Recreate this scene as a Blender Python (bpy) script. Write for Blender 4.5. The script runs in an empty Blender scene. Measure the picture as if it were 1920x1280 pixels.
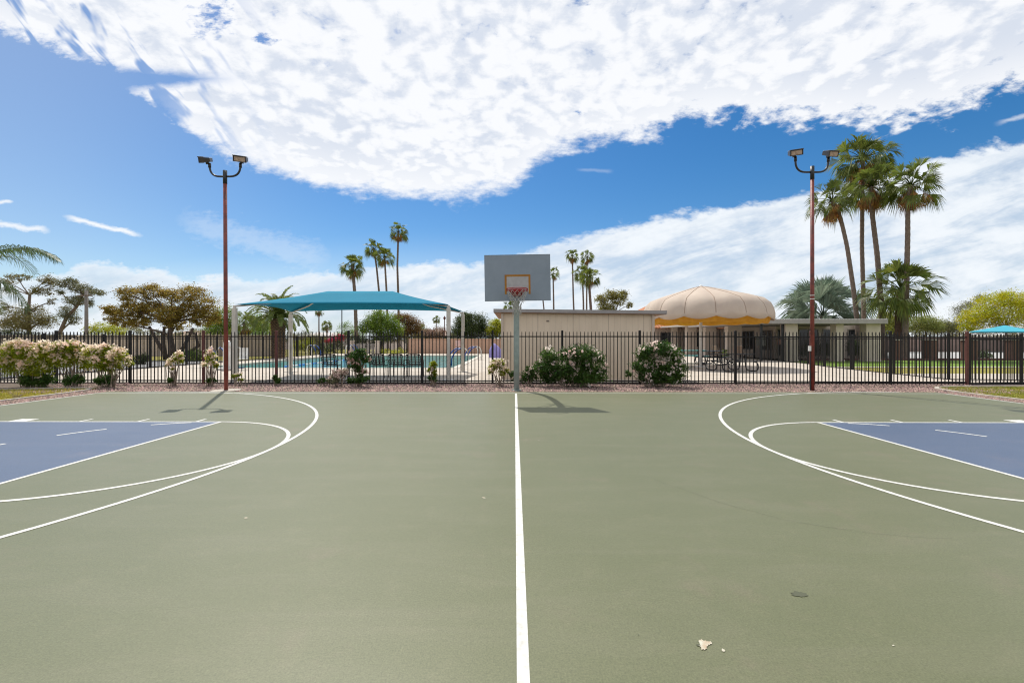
import bpy, math, random
import numpy as np
from mathutils import Vector, Matrix
R = math.radians
C = bpy.context.scene.collection
# ------------------------------------------------------------------ camera, sky, sun
F, CX, HY, HC, YAW = 828.0, 960.0, 636.4, 1.356, 0.0059      # focal length (px of a 1920 px picture), horizon, eye height
cam = bpy.data.cameras.new('camera'); co = bpy.data.objects.new('camera', cam); C.objects.link(co)
cam.sensor_width = 36; cam.lens = F/1920*36; cam.clip_end = 6000; cam.clip_start = .05
cam.shift_y = -(640-HY)/1920
co.location = (0, 0, HC); co.rotation_euler = (R(90), 0, YAW)
bpy.context.scene.camera = co
vs = bpy.context.scene.view_settings
vs.view_transform = 'Standard'; vs.look = 'None'; vs.gamma = 1; vs.exposure = 0.15
bpy.context.scene.cycles.filter_width = 1.15; bpy.context.scene.cycles.max_bounces = 7; bpy.context.scene.cycles.diffuse_bounces = 3; bpy.context.scene.cycles.transparent_max_bounces = 4
SUN = Vector((-.30, .575, 1)).normalized()
sl = bpy.data.lights.new('sun', 'SUN'); sl.energy = 3.75; sl.angle = R(.53); sl.color = (1, .955, .88)
so = bpy.data.objects.new('sun', sl); C.objects.link(so); so.rotation_euler = SUN.to_track_quat('Z', 'Y').to_euler()

world = bpy.data.worlds.new('World'); bpy.context.scene.world = world; world.use_nodes = True
def nodes_of(t):
    t.nodes.clear()
    def N(typ, **k):
        n = t.nodes.new(typ)
        for a, v in k.items():
            if a == 'i':
                for kk, vv in v.items():
                    if isinstance(vv, bpy.types.NodeSocket): t.links.new(vv, n.inputs[kk])
                    else: n.inputs[kk].default_value = vv
            else: setattr(n, a, v)
        return n
    def M(op, a, b=0.0, c=None, clamp=False):
        d = {0: a, 1: b}
        if c is not None: d[2] = c
        return N('ShaderNodeMath', operation=op, use_clamp=clamp, i=d).outputs[0]
    return N, M
def smooth(N, v, lo, hi, a=0.0, b=1.0):
    return N('ShaderNodeMapRange', interpolation_type='SMOOTHSTEP', i={0: v, 1: lo, 2: hi, 3: a, 4: b}).outputs[0]
def build_world():
    t = world.node_tree; N, M = nodes_of(t)
    sky = N('ShaderNodeTexSky', sky_type='NISHITA', sun_disc=False, sun_elevation=math.asin(SUN.z), sun_rotation=math.atan2(SUN.x, SUN.y),
            altitude=350, air_density=1.0, dust_density=.6, ozone_density=2.2)
    tc = N('ShaderNodeTexCoord').outputs['Generated']
    sp = N('ShaderNodeSeparateXYZ', i={0: tc})
    x, y, z = sp.outputs
    zz = M('MAXIMUM', z, .03); yy = M('MAXIMUM', M('ABSOLUTE', y), .2)
    a = M('DIVIDE', x, yy); e = M('DIVIDE', z, yy)
    p = N('ShaderNodeCombineXYZ', i={0: M('DIVIDE', x, zz), 1: M('DIVIDE', y, zz), 2: 0.0}).outputs[0]
    ae = N('ShaderNodeCombineXYZ', i={0: a, 1: M('MULTIPLY', e, 2.0), 2: 3.0}).outputs[0]
    def curve(pts):                      # pts: (pixel x, pixel y) -> slope of the cloud edge as a function of azimuth
        f = N('ShaderNodeFloatCurve', i={1: N('ShaderNodeMapRange', i={0: a, 1: -1.6, 2: 1.6}).outputs[0]})
        c = f.mapping.curves[0]
        q = [(((px-965)/F+1.6)/3.2, (HY-py)/F) for px, py in pts]
        q = [(-.01+.01, q[0][1])] + q + [(1, q[-1][1])]
        c.points[0].location = q[0]; c.points[1].location = q[-1]
        for u in q[1:-1]: c.points.new(*u)
        f.mapping.update()
        return f.outputs[0]
    hb = curve([(-150, 30), (0, 72), (90, 105), (205, 140), (225, 168), (300, 222), (380, 280), (500, 330), (620, 368), (760, 378), (880, 383), (950, 368), (1010, 315), (1080, 288), (1150, 280), (1230, 256), (1330, 232), (1420, 234), (1560, 240), (1700, 238), (1800, 214), (1920, 182)])
    lb = curve([(-100, 500), (0, 512), (110, 500), (170, 482), (215, 486), (255, 496), (300, 500), (350, 518), (430, 508), (470, 520), (560, 508), (700, 498), (860, 486), (960, 474), (1050, 448), (1150, 424), (1250, 402), (1360, 388), (1450, 368), (1560, 352), (1660, 325), (1760, 290), (1920, 268)])
    def noise(v, s, d, r=.55, dist=0.0): return N('ShaderNodeTexNoise', i={0: v, 'Scale': s, 'Detail': d, 'Roughness': r, 'Distortion': dist}).outputs[0]
    zs = M('ADD', M('MAXIMUM', z, 0.0), .22)
    q = N('ShaderNodeCombineXYZ', i={0: M('DIVIDE', x, zs), 1: M('DIVIDE', y, zs), 2: 0.0}).outputs[0]
    puffw = N('ShaderNodeVectorMath', operation='ADD', i={0: q, 1: N('ShaderNodeVectorMath', operation='SCALE', i={0: N('ShaderNodeTexNoise', i={0: q, 'Scale': 7.0, 'Detail': 1}).outputs['Color'], 'Scale': .16}).outputs[0]}).outputs[0]
    vor = N('ShaderNodeTexVoronoi', feature='SMOOTH_F1', i={0: puffw, 'Scale': 19.0, 'Smoothness': .5}).outputs['Distance']
    mid = noise(q, 5.0, 3, .6, .2); fine = noise(q, 13.0, 5, .60, .25); big = noise(q, 1.7, 1, .5)
    edge = noise(ae, 8.0, 4, .64); edge2 = noise(ae, 30.0, 4, .65)
    # streaks that run down to the right in the upper left part of the bank
    rot = N('ShaderNodeCombineXYZ', i={0: M('ADD', M('MULTIPLY', a, 1.0), M('MULTIPLY', e, -1.55)), 1: M('ADD', M('MULTIPLY', a, 5.4), M('MULTIPLY', e, 4.2)), 2: .4}).outputs[0]
    stk = noise(rot, 2.9, 3, .55, .35)
    rgt = smooth(N, a, -.05, .5)                                      # the right half of the edge is more broken
    da = M('SUBTRACT', e, hb)
    wob = M('ADD', M('MULTIPLY', M('SUBTRACT', edge, .5), .085), M('MULTIPLY', M('SUBTRACT', edge2, .5), .060))
    wob = M('ADD', wob, M('MULTIPLY', M('MULTIPLY', M('SUBTRACT', fine, .5), rgt), .16))
    bank = smooth(N, M('ADD', da, wob), -.002, .045)
    inner = smooth(N, da, .0, .16)
    # finger of cloud at the left with a thin wedge of blue above it
    wdg = M('ABSOLUTE', M('ADD', M('SUBTRACT', e, .592), M('MULTIPLY', M('SUBTRACT', edge2, .5), .02)))
    wdw = N('ShaderNodeMapRange', i={0: a, 1: -.92, 2: -.66, 3: .020, 4: .0}).outputs[0]
    wedge = smooth(N, M('SUBTRACT', wdg, wdw), -.010, .022, 1, 0)
    wedge = M('MULTIPLY', wedge, smooth(N, a, -.60, -.76))
    # gaps of blue
    def blob(px, py, rx, ry, th0, th1, src):
        d = N('ShaderNodeCombineXYZ', i={0: M('DIVIDE', M('SUBTRACT', a, (px-965)/F), rx/F), 1: M('DIVIDE', M('SUBTRACT', e, (HY-py)/F), ry/F), 2: 0.0}).outputs[0]
        l = N('ShaderNodeVectorMath', operation='LENGTH', i={0: d}).outputs['Value']
        return smooth(N, M('ADD', M('SUBTRACT', 1.0, l), M('MULTIPLY', M('SUBTRACT', src, .5), 3.6)), th0, th1)
    g1 = blob(395, 32, 44, 44, .0, 1.2, edge2); g2 = blob(495, 72, 28, 12, .0, 1.0, edge2); g3 = blob(1088, 213, 16, 7, .0, 1.0, edge2); g4 = blob(1085, 4, 22, 16, .0, 1.6, edge2)
    gaps = M('MAXIMUM', M('MAXIMUM', g1, g2), M('MAXIMUM', g3, g4))
    stz = M('MULTIPLY', smooth(N, a, -.50, -.86), smooth(N, stk, .52, .64))
    pin = M('MULTIPLY', smooth(N, fine, .62, .74), smooth(N, e, .50, .72))
    holes = M('MAXIMUM', M('MAXIMUM', gaps, M('MULTIPLY', stz, .85)), M('MAXIMUM', wedge, M('MULTIPLY', pin, .55)))
    bank = M('MULTIPLY', bank, M('SUBTRACT', 1.0, holes))
    # lower sheet of cloud towards the horizon
    strk = N('ShaderNodeCombineXYZ', i={0: M('MULTIPLY', a, 1.2), 1: M('ADD', M('MULTIPLY', e, 5.0), M('MULTIPLY', a, -1.3)), 2: 1.0}).outputs[0]
    st = noise(strk, 3.0, 5, .62, .5)
    s2 = M('ADD', M('SUBTRACT', lb, e), M('MULTIPLY', M('SUBTRACT', edge, .5), .075))
    s2 = M('ADD', s2, M('MULTIPLY', M('SUBTRACT', edge2, .5), .035))
    low = smooth(N, s2, -.004, .020)
    tear = smooth(N, M('ADD', st, M('MULTIPLY', M('SUBTRACT', edge, .5), .35)), .30, .58, .78, 1.0)
    low = M('MULTIPLY', low, tear)
    # wisps at the left and a faint diagonal veil
    def streak(x0, y0, x1, y1, wd, op):
        ax, ay, bx, by = (x0-965)/F, (HY-y0)/F, (x1-965)/F, (HY-y1)/F; L = math.hypot(bx-ax, by-ay); ux, uy = (bx-ax)/L, (by-ay)/L
        u = M('ADD', M('MULTIPLY', M('SUBTRACT', a, ax), ux/L), M('MULTIPLY', M('SUBTRACT', e, ay), uy/L))
        v = M('ADD', M('MULTIPLY', M('SUBTRACT', a, ax), -uy), M('MULTIPLY', M('SUBTRACT', e, ay), ux))
        v = M('ABSOLUTE', M('ADD', v, M('MULTIPLY', M('SUBTRACT', edge2, .5), wd/F*1.6)))
        prof = M('MULTIPLY', smooth(N, u, -.05, .25), smooth(N, u, 1.05, .8))
        return M('MULTIPLY', M('MULTIPLY', smooth(N, v, wd/F, 0.0), prof), op)
    w1 = streak(105, 402, 268, 442, 9, 1.0); w2 = streak(-60, 412, 95, 432, 11, .9); w3 = streak(-40, 378, 22, 376, 7, .9); w4 = streak(300, 400, 640, 500, 46, .30); w5 = streak(1080, 318, 1150, 322, 5, .18); w6 = streak(1860, 236, 1980, 200, 6, .5)
    veil = M('MULTIPLY', smooth(N, a, -.25, -1.25), .20)
    hz = smooth(N, e, .26, .02, 0, .42)
    cov = M('MAXIMUM', bank, low)
    for w_ in (w1, w2, w3, w4, w5, w6, veil, hz): cov = M('MAXIMUM', cov, w_)
    # brightness of the clouds: lit cloudlets and greyer bases
    grey = M('ADD', M('MULTIPLY', mid, .36), M('ADD', M('MULTIPLY', vor, .34), M('MULTIPLY', big, .35)))
    grey = M('ADD', grey, M('MULTIPLY', M('SUBTRACT', fine, .5), .85))
    grey = M('ADD', grey, M('MULTIPLY', rgt, .05))
    grey = M('ADD', grey, M('MULTIPLY', M('SUBTRACT', edge2, .5), .22))
    lum = N('ShaderNodeMapRange', interpolation_type='SMOOTHSTEP', i={0: grey, 1: .70, 2: .44}).outputs[0]
    lum = M('MAXIMUM', lum, M('SUBTRACT', 1.0, inner))
    cb = N('ShaderNodeMix', data_type='RGBA', i={'Factor': lum, 6: (.65, .70, .79, 1), 7: (.89, .90, .92, 1)}).outputs[2]
    lsh = smooth(N, M('ADD', M('MULTIPLY', st, .6), M('MULTIPLY', edge, .4)), .36, .62)
    lsh = M('MAXIMUM', lsh, smooth(N, s2, .06, .0))
    cl = N('ShaderNodeMix', data_type='RGBA', i={'Factor': lsh, 6: (.56, .65, .76, 1), 7: (.83, .87, .91, 1)}).outputs[2]
    cc = N('ShaderNodeMix', data_type='RGBA', i={'Factor': smooth(N, M('SUBTRACT', bank, low), -.3, .3), 6: cl, 7: cb}).outputs[2]
    hs = N('ShaderNodeHueSaturation', i={'Saturation': 1.42, 'Value': .88, 'Color': sky.outputs[0]}).outputs[0]
    b1 = N('ShaderNodeBackground', i={0: hs, 1: .112}).outputs[0]
    b2 = N('ShaderNodeBackground', i={0: cc, 1: 1.0}).outputs[0]
    cov = M('MULTIPLY', M('MAXIMUM', cov, smooth(N, y, .0, -.5, 0, .9)), .97)          # bright cloud added behind the camera to fill camera-facing shade
    mx = N('ShaderNodeMixShader', i={0: cov, 1: b1, 2: b2}).outputs[0]
    N('ShaderNodeOutputWorld', i={0: mx})
build_world()

# ------------------------------------------------------------------ helpers
rnd = random.Random(7)
def W(px, D, py=None, z=None):
    """point seen at px, py (1920 px picture) at depth D, in metres"""
    xc = (px-CX)/F*D
    if z is None: z = HC + (HY-py)/F*D if py is not None else 0.0
    return Vector((xc*math.cos(YAW)-D*math.sin(YAW), xc*math.sin(YAW)+D*math.cos(YAW), z))

def material(name, col, rough=.7, col2=None, scale=8.0, detail=4, bump=0.0, bscale=60.0, metal=0.0, island=0.0, trans=0.0, tcol=None, spec=.5, mixlo=.35, mixhi=.65, coord='Object', emit=None, wave=None):
    m = bpy.data.materials.new(name); m.use_nodes = True
    N, M = nodes_of(m.node_tree)
    tc = N('ShaderNodeTexCoord').outputs[coord]
    c = (*col, 1)
    base = N('ShaderNodeRGB'); base.outputs[0].default_value = c; cs = base.outputs[0]
    if col2:
        n = N('ShaderNodeTexNoise', i={0: tc, 'Scale': scale, 'Detail': detail, 'Roughness': .6}).outputs[0]
        f = N('ShaderNodeMapRange', i={0: n, 1: mixlo, 2: mixhi}).outputs[0]
        cs = N('ShaderNodeMix', data_type='RGBA', i={'Factor': f, 6: c, 7: (*col2, 1)}).outputs[2]
    if island:
        g = N('ShaderNodeNewGeometry').outputs['Random Per Island']
        v = N('ShaderNodeMapRange', i={0: g, 1: 0, 2: 1, 3: 1-island, 4: 1+island}).outputs[0]
        h = N('ShaderNodeMapRange', i={0: M('FRACT', M('MULTIPLY', g, 7.3)), 1: 0, 2: 1, 3: .5-island*.06, 4: .5+island*.06}).outputs[0]
        cs = N('ShaderNodeHueSaturation', i={'Hue': h, 'Value': v, 'Color': cs}).outputs[0]
    b = N('ShaderNodeBsdfPrincipled', i={'Base Color': cs, 'Roughness': rough, 'Metallic': metal, 'Specular IOR Level': spec})
    if bump:
        n = N('ShaderNodeTexNoise', i={0: tc, 'Scale': bscale, 'Detail': 5}).outputs[0]
        m.node_tree.links.new(N('ShaderNodeBump', i={'Strength': bump, 'Distance': .02, 'Height': n}).outputs[0], b.inputs['Normal'])
    out = b.outputs[0]
    if trans:
        tcs = cs
        if tcol: tcs = N('ShaderNodeMix', data_type='RGBA', blend_type='MIX', i={'Factor': .7, 6: cs, 7: (*tcol, 1)}).outputs[2]
        tr = N('ShaderNodeBsdfTranslucent', i={0: tcs}).outputs[0]
        out = N('ShaderNodeMixShader', i={0: trans, 1: out, 2: tr}).outputs[0]
    N('ShaderNodeOutputMaterial', i={0: out})
    return m

class MB:
    def __init__(s): s.v = []; s.f = []; s.m = []; s.n = 0; s.av = []; s.af = []; s.am = []
    def add(s, vs, fs, mi=0):
        n = len(s.v); s.v += [tuple(p) for p in vs]; s.f += [tuple(i+n for i in f) for f in fs]; s.m += [mi]*len(fs)
    def box(s, c, d, rz=0.0, mi=0, rx=0.0, ry=0.0, taper=1.0):
        hx, hy, hz = d[0]/2, d[1]/2, d[2]/2
        mt = Matrix.Translation(c) @ Matrix.Rotation(rz, 4, 'Z') @ Matrix.Rotation(ry, 4, 'Y') @ Matrix.Rotation(rx, 4, 'X')
        P = []
        for zz in (-1, 1):
            t = taper if zz > 0 else 1
            for xx, yy in ((-1, -1), (1, -1), (1, 1), (-1, 1)): P.append(mt @ Vector((xx*hx*t, yy*hy*t, zz*hz)))
        s.add(P, [(3, 2, 1, 0), (4, 5, 6, 7), (0, 1, 5, 4), (1, 2, 6, 5), (2, 3, 7, 6), (3, 0, 4, 7)], mi)
    def span(s, x0, x1, y0, y1, z0, z1, mi=0): s.box(((x0+x1)/2, (y0+y1)/2, (z0+z1)/2), (abs(x1-x0), abs(y1-y0), abs(z1-z0)), mi=mi)
    def tube(s, pts, rad, n=8, mi=0, cap=True):
        pts = [Vector(p) for p in pts]
        if not hasattr(rad, '__len__'): rad = [rad]*len(pts)
        P = []; up = None
        for i, p in enumerate(pts):
            a = pts[max(i-1, 0)]; b = pts[min(i+1, len(pts)-1)]; t = (b-a)
            if t.length < 1e-9: t = Vector((0, 0, 1))
            t.normalize()
            if up is None: up = Vector((1, 0, 0)) if abs(t.x) < .8 else Vector((0, 1, 0))
            u = (up - t*up.dot(t)).normalized(); w = t.cross(u); up = u
            for k in range(n):
                an = 2*math.pi*k/n; P.append(p + (u*math.cos(an)+w*math.sin(an))*rad[i])
        fs = []
        for i in range(len(pts)-1):
            for k in range(n):
                a = i*n+k; b = i*n+(k+1) % n; fs.append((a, b, b+n, a+n))
        if cap: fs.append(tuple(range(n-1, -1, -1))); fs.append(tuple((len(pts)-1)*n+k for k in range(n)))
        s.add(P, fs, mi)
    def quads(s, V, mi=0):
        """V: (n,4,3) array of separate quads"""
        s.av.append(np.asarray(V, float).reshape(-1, 3)); s.am.append(np.full(len(V), mi))
    def build(s, name, mats, parent=None, smooth=False, bevel=0.0):
        me = bpy.data.meshes.new(name)
        if s.av:
            A = np.concatenate(s.av); k = len(A)//4; n0 = len(s.v)
            allv = np.concatenate([np.array(s.v, float).reshape(-1, 3), A]) if n0 else A
            if s.f:
                lt = [len(f) for f in s.f]; loops = [i for f in s.f for i in f]
            else: lt = []; loops = []
            loops = np.concatenate([np.array(loops, int), np.arange(n0, n0+4*k)]).astype(np.int32)
            lt = np.concatenate([np.array(lt, int), np.full(k, 4)]).astype(np.int32)
            ls = np.concatenate([[0], np.cumsum(lt)[:-1]]).astype(np.int32)
            me.vertices.add(len(allv)); me.vertices.foreach_set('co', allv.astype(np.float32).ravel())
            me.loops.add(len(loops)); me.loops.foreach_set('vertex_index', loops)
            me.polygons.add(len(lt)); me.polygons.foreach_set('loop_start', ls); me.polygons.foreach_set('loop_total', lt)
            me.polygons.foreach_set('material_index', np.concatenate([np.array(s.m, int)]+s.am).astype(np.int32))
            me.update(calc_edges=True); me.validate()
        else:
            me.from_pydata(s.v, [], s.f); me.polygons.foreach_set('material_index', s.m); me.update()
        if not isinstance(mats, (list, tuple)): mats = [mats]
        for mt in mats: me.materials.append(mt)
        if smooth: me.polygons.foreach_set('use_smooth', [True]*len(me.polygons))
        o = bpy.data.objects.new(name, me); C.objects.link(o)
        if parent is not None: o.parent = parent
        if bevel:
            bv = o.modifiers.new('bevel', 'BEVEL'); bv.width = bevel; bv.segments = 2; bv.limit_method = 'ANGLE'
        return o
def tag(o, label=None, cat=None, group=None, kind=None):
    if label: o['label'] = label
    if cat: o['category'] = cat
    if group: o['group'] = group
    if kind: o['kind'] = kind
    return o
def thing(name, label, cat, loc=(0, 0, 0), rz=0.0, group=None):
    o = bpy.data.objects.new(name, None); C.objects.link(o); o.location = loc; o.rotation_euler = (0, 0, rz); o.empty_display_size = .1
    return tag(o, label, cat, group)
def copy_tree(o, parent=None):
    c = o.copy(); C.objects.link(c); c.parent = parent
    for ch in list(o.children): copy_tree(ch, c)
    return c
def structure(name, mb, mats, parent=None, **k):
    return tag(mb.build(name, mats, parent, **k), kind='structure')
def bez(p0, p1, p2, n):
    return [Vector(p0)*(1-t)**2 + Vector(p1)*2*t*(1-t) + Vector(p2)*t*t for t in [i/n for i in range(n+1)]]

# ------------------------------------------------------------------ materials
mt_conc = material('pale_concrete', (.52, .46, .39), .85, (.44, .38, .31), 1.2, 6, .15, 40)
mt_curb = material('curb_concrete', (.50, .45, .38), .9, (.36, .32, .27), 3, 5, .2, 60)
mt_soil = material('dry_soil', (.21, .155, .11), .95, (.13, .10, .075), 2.5, 6, .4, 30)
mt_gbase = material('gravel_bed', (.105, .070, .060), .95, (.17, .12, .105), 26, 5, .6, 45)
mt_rock = material('crushed_rock', (.165, .100, .082), .9, (.30, .21, .18), 30, 3, 0, island=.65)
mt_lawn = material('lawn_turf', (.17, .18, .025), .95, (.34, .27, .05), 3.0, 7, .5, 50)
mt_lawng = material('green_turf', (.11, .22, .015), .95, (.19, .27, .03), 2.0, 7, .5, 50)
mt_blade = material('grass_blade', (.30, .30, .03), .8, (.50, .40, .08), 2.5, 4, island=.4, trans=.3)
mt_blade_g = material('green_grass_blade', (.22, .27, .03), .8, (.38, .34, .06), 2.5, 4, island=.4, trans=.3)
mt_asph = material('street_asphalt', (.20, .20, .205), .9, (.26, .255, .25), 1.5, 5)
mt_iron = material('black_iron', (.006, .006, .007), .5, (.012, .010, .010), 20, 3, spec=.25)
mt_rust = material('rust_red_paint', (.115, .030, .022), .6, (.07, .018, .015), 9, 4)
mt_red = material('red_oxide_paint', (.23, .045, .032), .5, (.12, .032, .024), 5, 7, .15, 30, mixlo=.42, mixhi=.62)
mt_blk = material('black_metal', (.014, .015, .017), .4)
mt_galv = material('weathered_galvanised', (.31, .36, .34), .45, (.22, .27, .25), 5, 5, .05, 30, metal=.25)
mt_white = material('white_powder_coat', (.75, .74, .71), .5, (.66, .64, .60), 6, 4)
mt_cream = material('cream_pole_paint', (.60, .56, .50), .55, (.52, .48, .42), 4, 4)
mt_blue = material('blue_sleeve', (.012, .06, .26), .45)
mt_teal = material('teal_plastic', (.06, .34, .32), .5)
mt_pipe = material('black_pipe', (.012, .013, .015), .4)
mt_glass = material('dark_window_glass', (.016, .018, .02), .12, (.04, .045, .05), 2, 2)
mt_frame = material('window_frame', (.30, .26, .22), .6)
mt_stucco = material('tan_stucco', (.58, .49, .42), .9, (.50, .42, .355), 1.4, 5, .2, 70)
mt_wallp = material('pinkish_block_wall', (.50, .31, .22), .92, (.43, .27, .19), 1.5, 5, .15, 30)
mt_wallg = material('grey_tan_block_wall', (.60, .48, .41), .92, (.52, .42, .36), 1.5, 5, .15, 30)
mt_brick = material('brown_brick', (.17, .085, .06), .9, (.11, .06, .045), 14, 3, .3, 30)
mt_fascia = material('grey_fascia_paint', (.34, .31, .30), .7, (.29, .265, .26), 3, 5)
mt_soff = material('soffit_wood', (.34, .19, .12), .8)
mt_tile = material('terracotta_roof', (.46, .19, .085), .85, (.36, .14, .065), 6, 4, .3, 20)
mt_bark = material('grey_brown_bark', (.12, .085, .065), .95, (.20, .15, .12), 9, 5, .6, 25)
mt_dbark = material('dark_bark', (.065, .045, .035), .95, (.12, .085, .065), 9, 5, .6, 25)
mt_stem = material('shrub_stem', (.20, .15, .11), .9, (.28, .22, .17), 12, 3)
mt_straw = material('dead_palm_thatch', (.40, .21, .055), .9, (.15, .085, .035), 3, 3, island=.45, trans=.35)
def leafm(name, c, c2, isl=.35, tr=.35, tc=None, rough=.55, scale=1.2):
    if max(c) < .5: c, c2, tr = tuple(v*1.15 for v in c), tuple(v*1.15 for v in c2), tr+.07
    return material(name, c, rough, c2, scale, 3, island=isl, trans=tr, tcol=tc, spec=.35)
lf_fan = leafm('fan_palm_leaf', (.085, .115, .018), (.15, .18, .035), .35, .45, rough=.45)
lf_date = leafm('date_palm_leaf', (.09, .12, .025), (.17, .20, .05), .3, .4, rough=.45)
lf_silver = leafm('silver_palm_leaf', (.115, .165, .115), (.19, .235, .17), .35, .25)
lf_queen = leafm('queen_palm_leaf', (.055, .09, .03), (.10, .14, .05), .35, .35, rough=.4)
lf_olean = leafm('oleander_leaf', (.032, .075, .012), (.075, .14, .022), .45, .4)
lf_olean_y = leafm('yellow_oleander_leaf', (.19, .24, .012), (.33, .35, .025), .45, .55)  # yellower green oleander leaf tone
lf_bronze = leafm('bronze_leaf', (.21, .150, .026), (.29, .215, .045), .45, .5)
lf_olive = leafm('olive_leaf', (.12, .115, .035), (.19, .155, .06), .35, .4)
lf_grey = leafm('grey_green_leaf', (.13, .14, .07), (.21, .20, .12), .35, .4)
lf_mesq = leafm('mesquite_leaf', (.11, .18, .02), (.18, .25, .045), .4, .5)
lf_dark = leafm('dark_green_leaf', (.036, .058, .018), (.085, .11, .035), .45, .3)
lf_yel = leafm('yellow_green_leaf', (.28, .32, .02), (.38, .38, .04), .35, .5)
lf_palo = leafm('palo_verde_bloom', (.49, .42, .008), (.34, .38, .02), .35, .5)
lf_brown = leafm('brown_leaf', (.14, .085, .03), (.20, .12, .04), .4, .4)
lf_pink = leafm('dusty_pink_leaf', (.30, .18, .14), (.20, .15, .09), .4, .3)
lf_mag = leafm('magenta_bract', (.55, .02, .10), (.40, .02, .08), .4, .3)
fl_pink = leafm('pale_pink_petal', (.95, .74, .68), (.95, .88, .80), .06, .65, rough=.6)
fl_cream = leafm('cream_petal', (.95, .76, .66), (.95, .86, .68), .08, .65, rough=.6)

def court_material(name, c1, c2, c3):
    m = bpy.data.materials.new(name); m.use_nodes = True; N, M = nodes_of(m.node_tree)
    tc = N('ShaderNodeTexCoord').outputs['Object']
    def noise(s, d=5, r=.6, v=tc, dist=0.0): return N('ShaderNodeTexNoise', i={0: v, 'Scale': s, 'Detail': d, 'Roughness': r, 'Distortion': dist}).outputs[0]
    big = smooth(N, noise(.35, 6, .62), .3, .7)
    c = N('ShaderNodeMix', data_type='RGBA', i={'Factor': big, 6: (*c1, 1), 7: (*c2, 1)}).outputs[2]
    # squeegee streaks along the court, faint
    mp = N('ShaderNodeMapping', i={0: tc, 3: (.7, 3.2, 1.0), 2: (0, 0, .35)}).outputs[0]
    stk = smooth(N, noise(1.0, 5, .65, mp, .6), .40, .72)
    c = N('ShaderNodeMix', data_type='RGBA', i={'Factor': M('MULTIPLY', stk, .35), 6: c, 7: (*c3, 1)}).outputs[2]
    # brownish worn areas
    wn = smooth(N, noise(1.3, 6, .7), .54, .78)
    c = N('ShaderNodeMix', data_type='RGBA', i={'Factor': M('MULTIPLY', wn, .5), 6: c, 7: (.185, .150, .105, 1) if c1[1] > c1[2] else (.13, .13, .17, 1)}).outputs[2]
    wm = smooth(N, noise(5.5, 5, .7), .50, .74)
    c = N('ShaderNodeMix', data_type='RGBA', i={'Factor': M('MULTIPLY', wm, .22), 6: c, 7: (c3[0]*1.15, c3[1]*1.1, c3[2]*1.05, 1)}).outputs[2]
    # sand grain of the acrylic coating
    gr = N('ShaderNodeMapRange', i={0: noise(110, 3, .75), 1: .25, 2: .75, 3: .70, 4: 1.30}).outputs[0]
    gr2 = N('ShaderNodeMapRange', i={0: noise(38, 4, .7), 1: .25, 2: .75, 3: .90, 4: 1.10}).outputs[0]
    c = N('ShaderNodeHueSaturation', i={'Value': M('MULTIPLY', gr, gr2), 'Color': c}).outputs[0]
    # tiny chips and specks
    vo = N('ShaderNodeTexVoronoi', i={0: tc, 'Scale': 2.6}); vd = M('ADD', vo.outputs['Distance'], M('MULTIPLY', M('SUBTRACT', noise(30, 3), .5), .05))
    pick = M('GREATER_THAN', N('ShaderNodeSeparateXYZ', i={0: vo.outputs['Color']}).outputs[0], .72)
    chip = M('MULTIPLY', M('LESS_THAN', vd, .018), pick)
    c = N('ShaderNodeMix', data_type='RGBA', i={'Factor': M('MULTIPLY', chip, .75), 6: c, 7: (.50, .47, .40, 1)}).outputs[2]
    vo2 = N('ShaderNodeTexVoronoi', i={0: N('ShaderNodeMapping', i={0: tc, 1: (3.3, 1.7, 0)}).outputs[0], 'Scale': 1.4})
    spk = M('LESS_THAN', M('ADD', vo2.outputs['Distance'], M('MULTIPLY', M('SUBTRACT', noise(45, 3), .5), .03)), .010)
    c = N('ShaderNodeMix', data_type='RGBA', i={'Factor': M('MULTIPLY', spk, .5), 6: c, 7: (.07, .07, .05, 1)}).outputs[2]
    bp = N('ShaderNodeBump', i={'Strength': .2, 'Distance': .003, 'Height': noise(160, 3)}).outputs[0]
    b = N('ShaderNodeBsdfPrincipled', i={'Base Color': c, 'Roughness': .48, 'Specular IOR Level': .42, 'Normal': bp})
    N('ShaderNodeOutputMaterial', i={0: b.outputs[0]})
    return m
mt_court = court_material('green_acrylic_court', (.114, .122, .060), (.124, .132, .068), (.160, .156, .096))
mt_key = court_material('blue_acrylic_court', (.056, .086, .150), (.070, .101, .168), (.098, .122, .182))
mt_line = material('white_line_paint', (.60, .595, .565), .7, (.44, .43, .39), 22, 8, .1, 120, mixlo=.42, mixhi=.72)
mt_linef = material('faded_line_paint', (.50, .50, .45), .7, (.40, .41, .35), 14, 6, .1, 120)

# ------------------------------------------------------------------ setting: ground, court, gravel, lawns, deck, pool
PX0, PX1, PY0, PY1 = -15.3, -3.0, 21.2, 38.0      # pool
def sheet(mb, x0, x1, y0, y1, z, mi=0): mb.add([(x0, y0, z), (x1, y0, z), (x1, y1, z), (x0, y1, z)], [(0, 1, 2, 3)], mi)
def sheet_hole(mb, x0, x1, y0, y1, z, h):
    xs = [x0, h[0], h[1], x1]; ys = [y0, h[2], h[3], y1]
    for i in range(3):
        for j in range(3):
            if (i, j) != (1, 1): sheet(mb, xs[i], xs[i+1], ys[j], ys[j+1], z)
def poly(mb, pts, z, mi=0): mb.add([(p[0], p[1], z) for p in pts], [tuple(range(len(pts)))], mi)
g = MB(); sheet_hole(g, -2500, 2500, -600, 4500, -.12, (PX0-.1, PX1+.1, PY0-.1, PY1+.1)); structure('ground', g, mt_soil)

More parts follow.
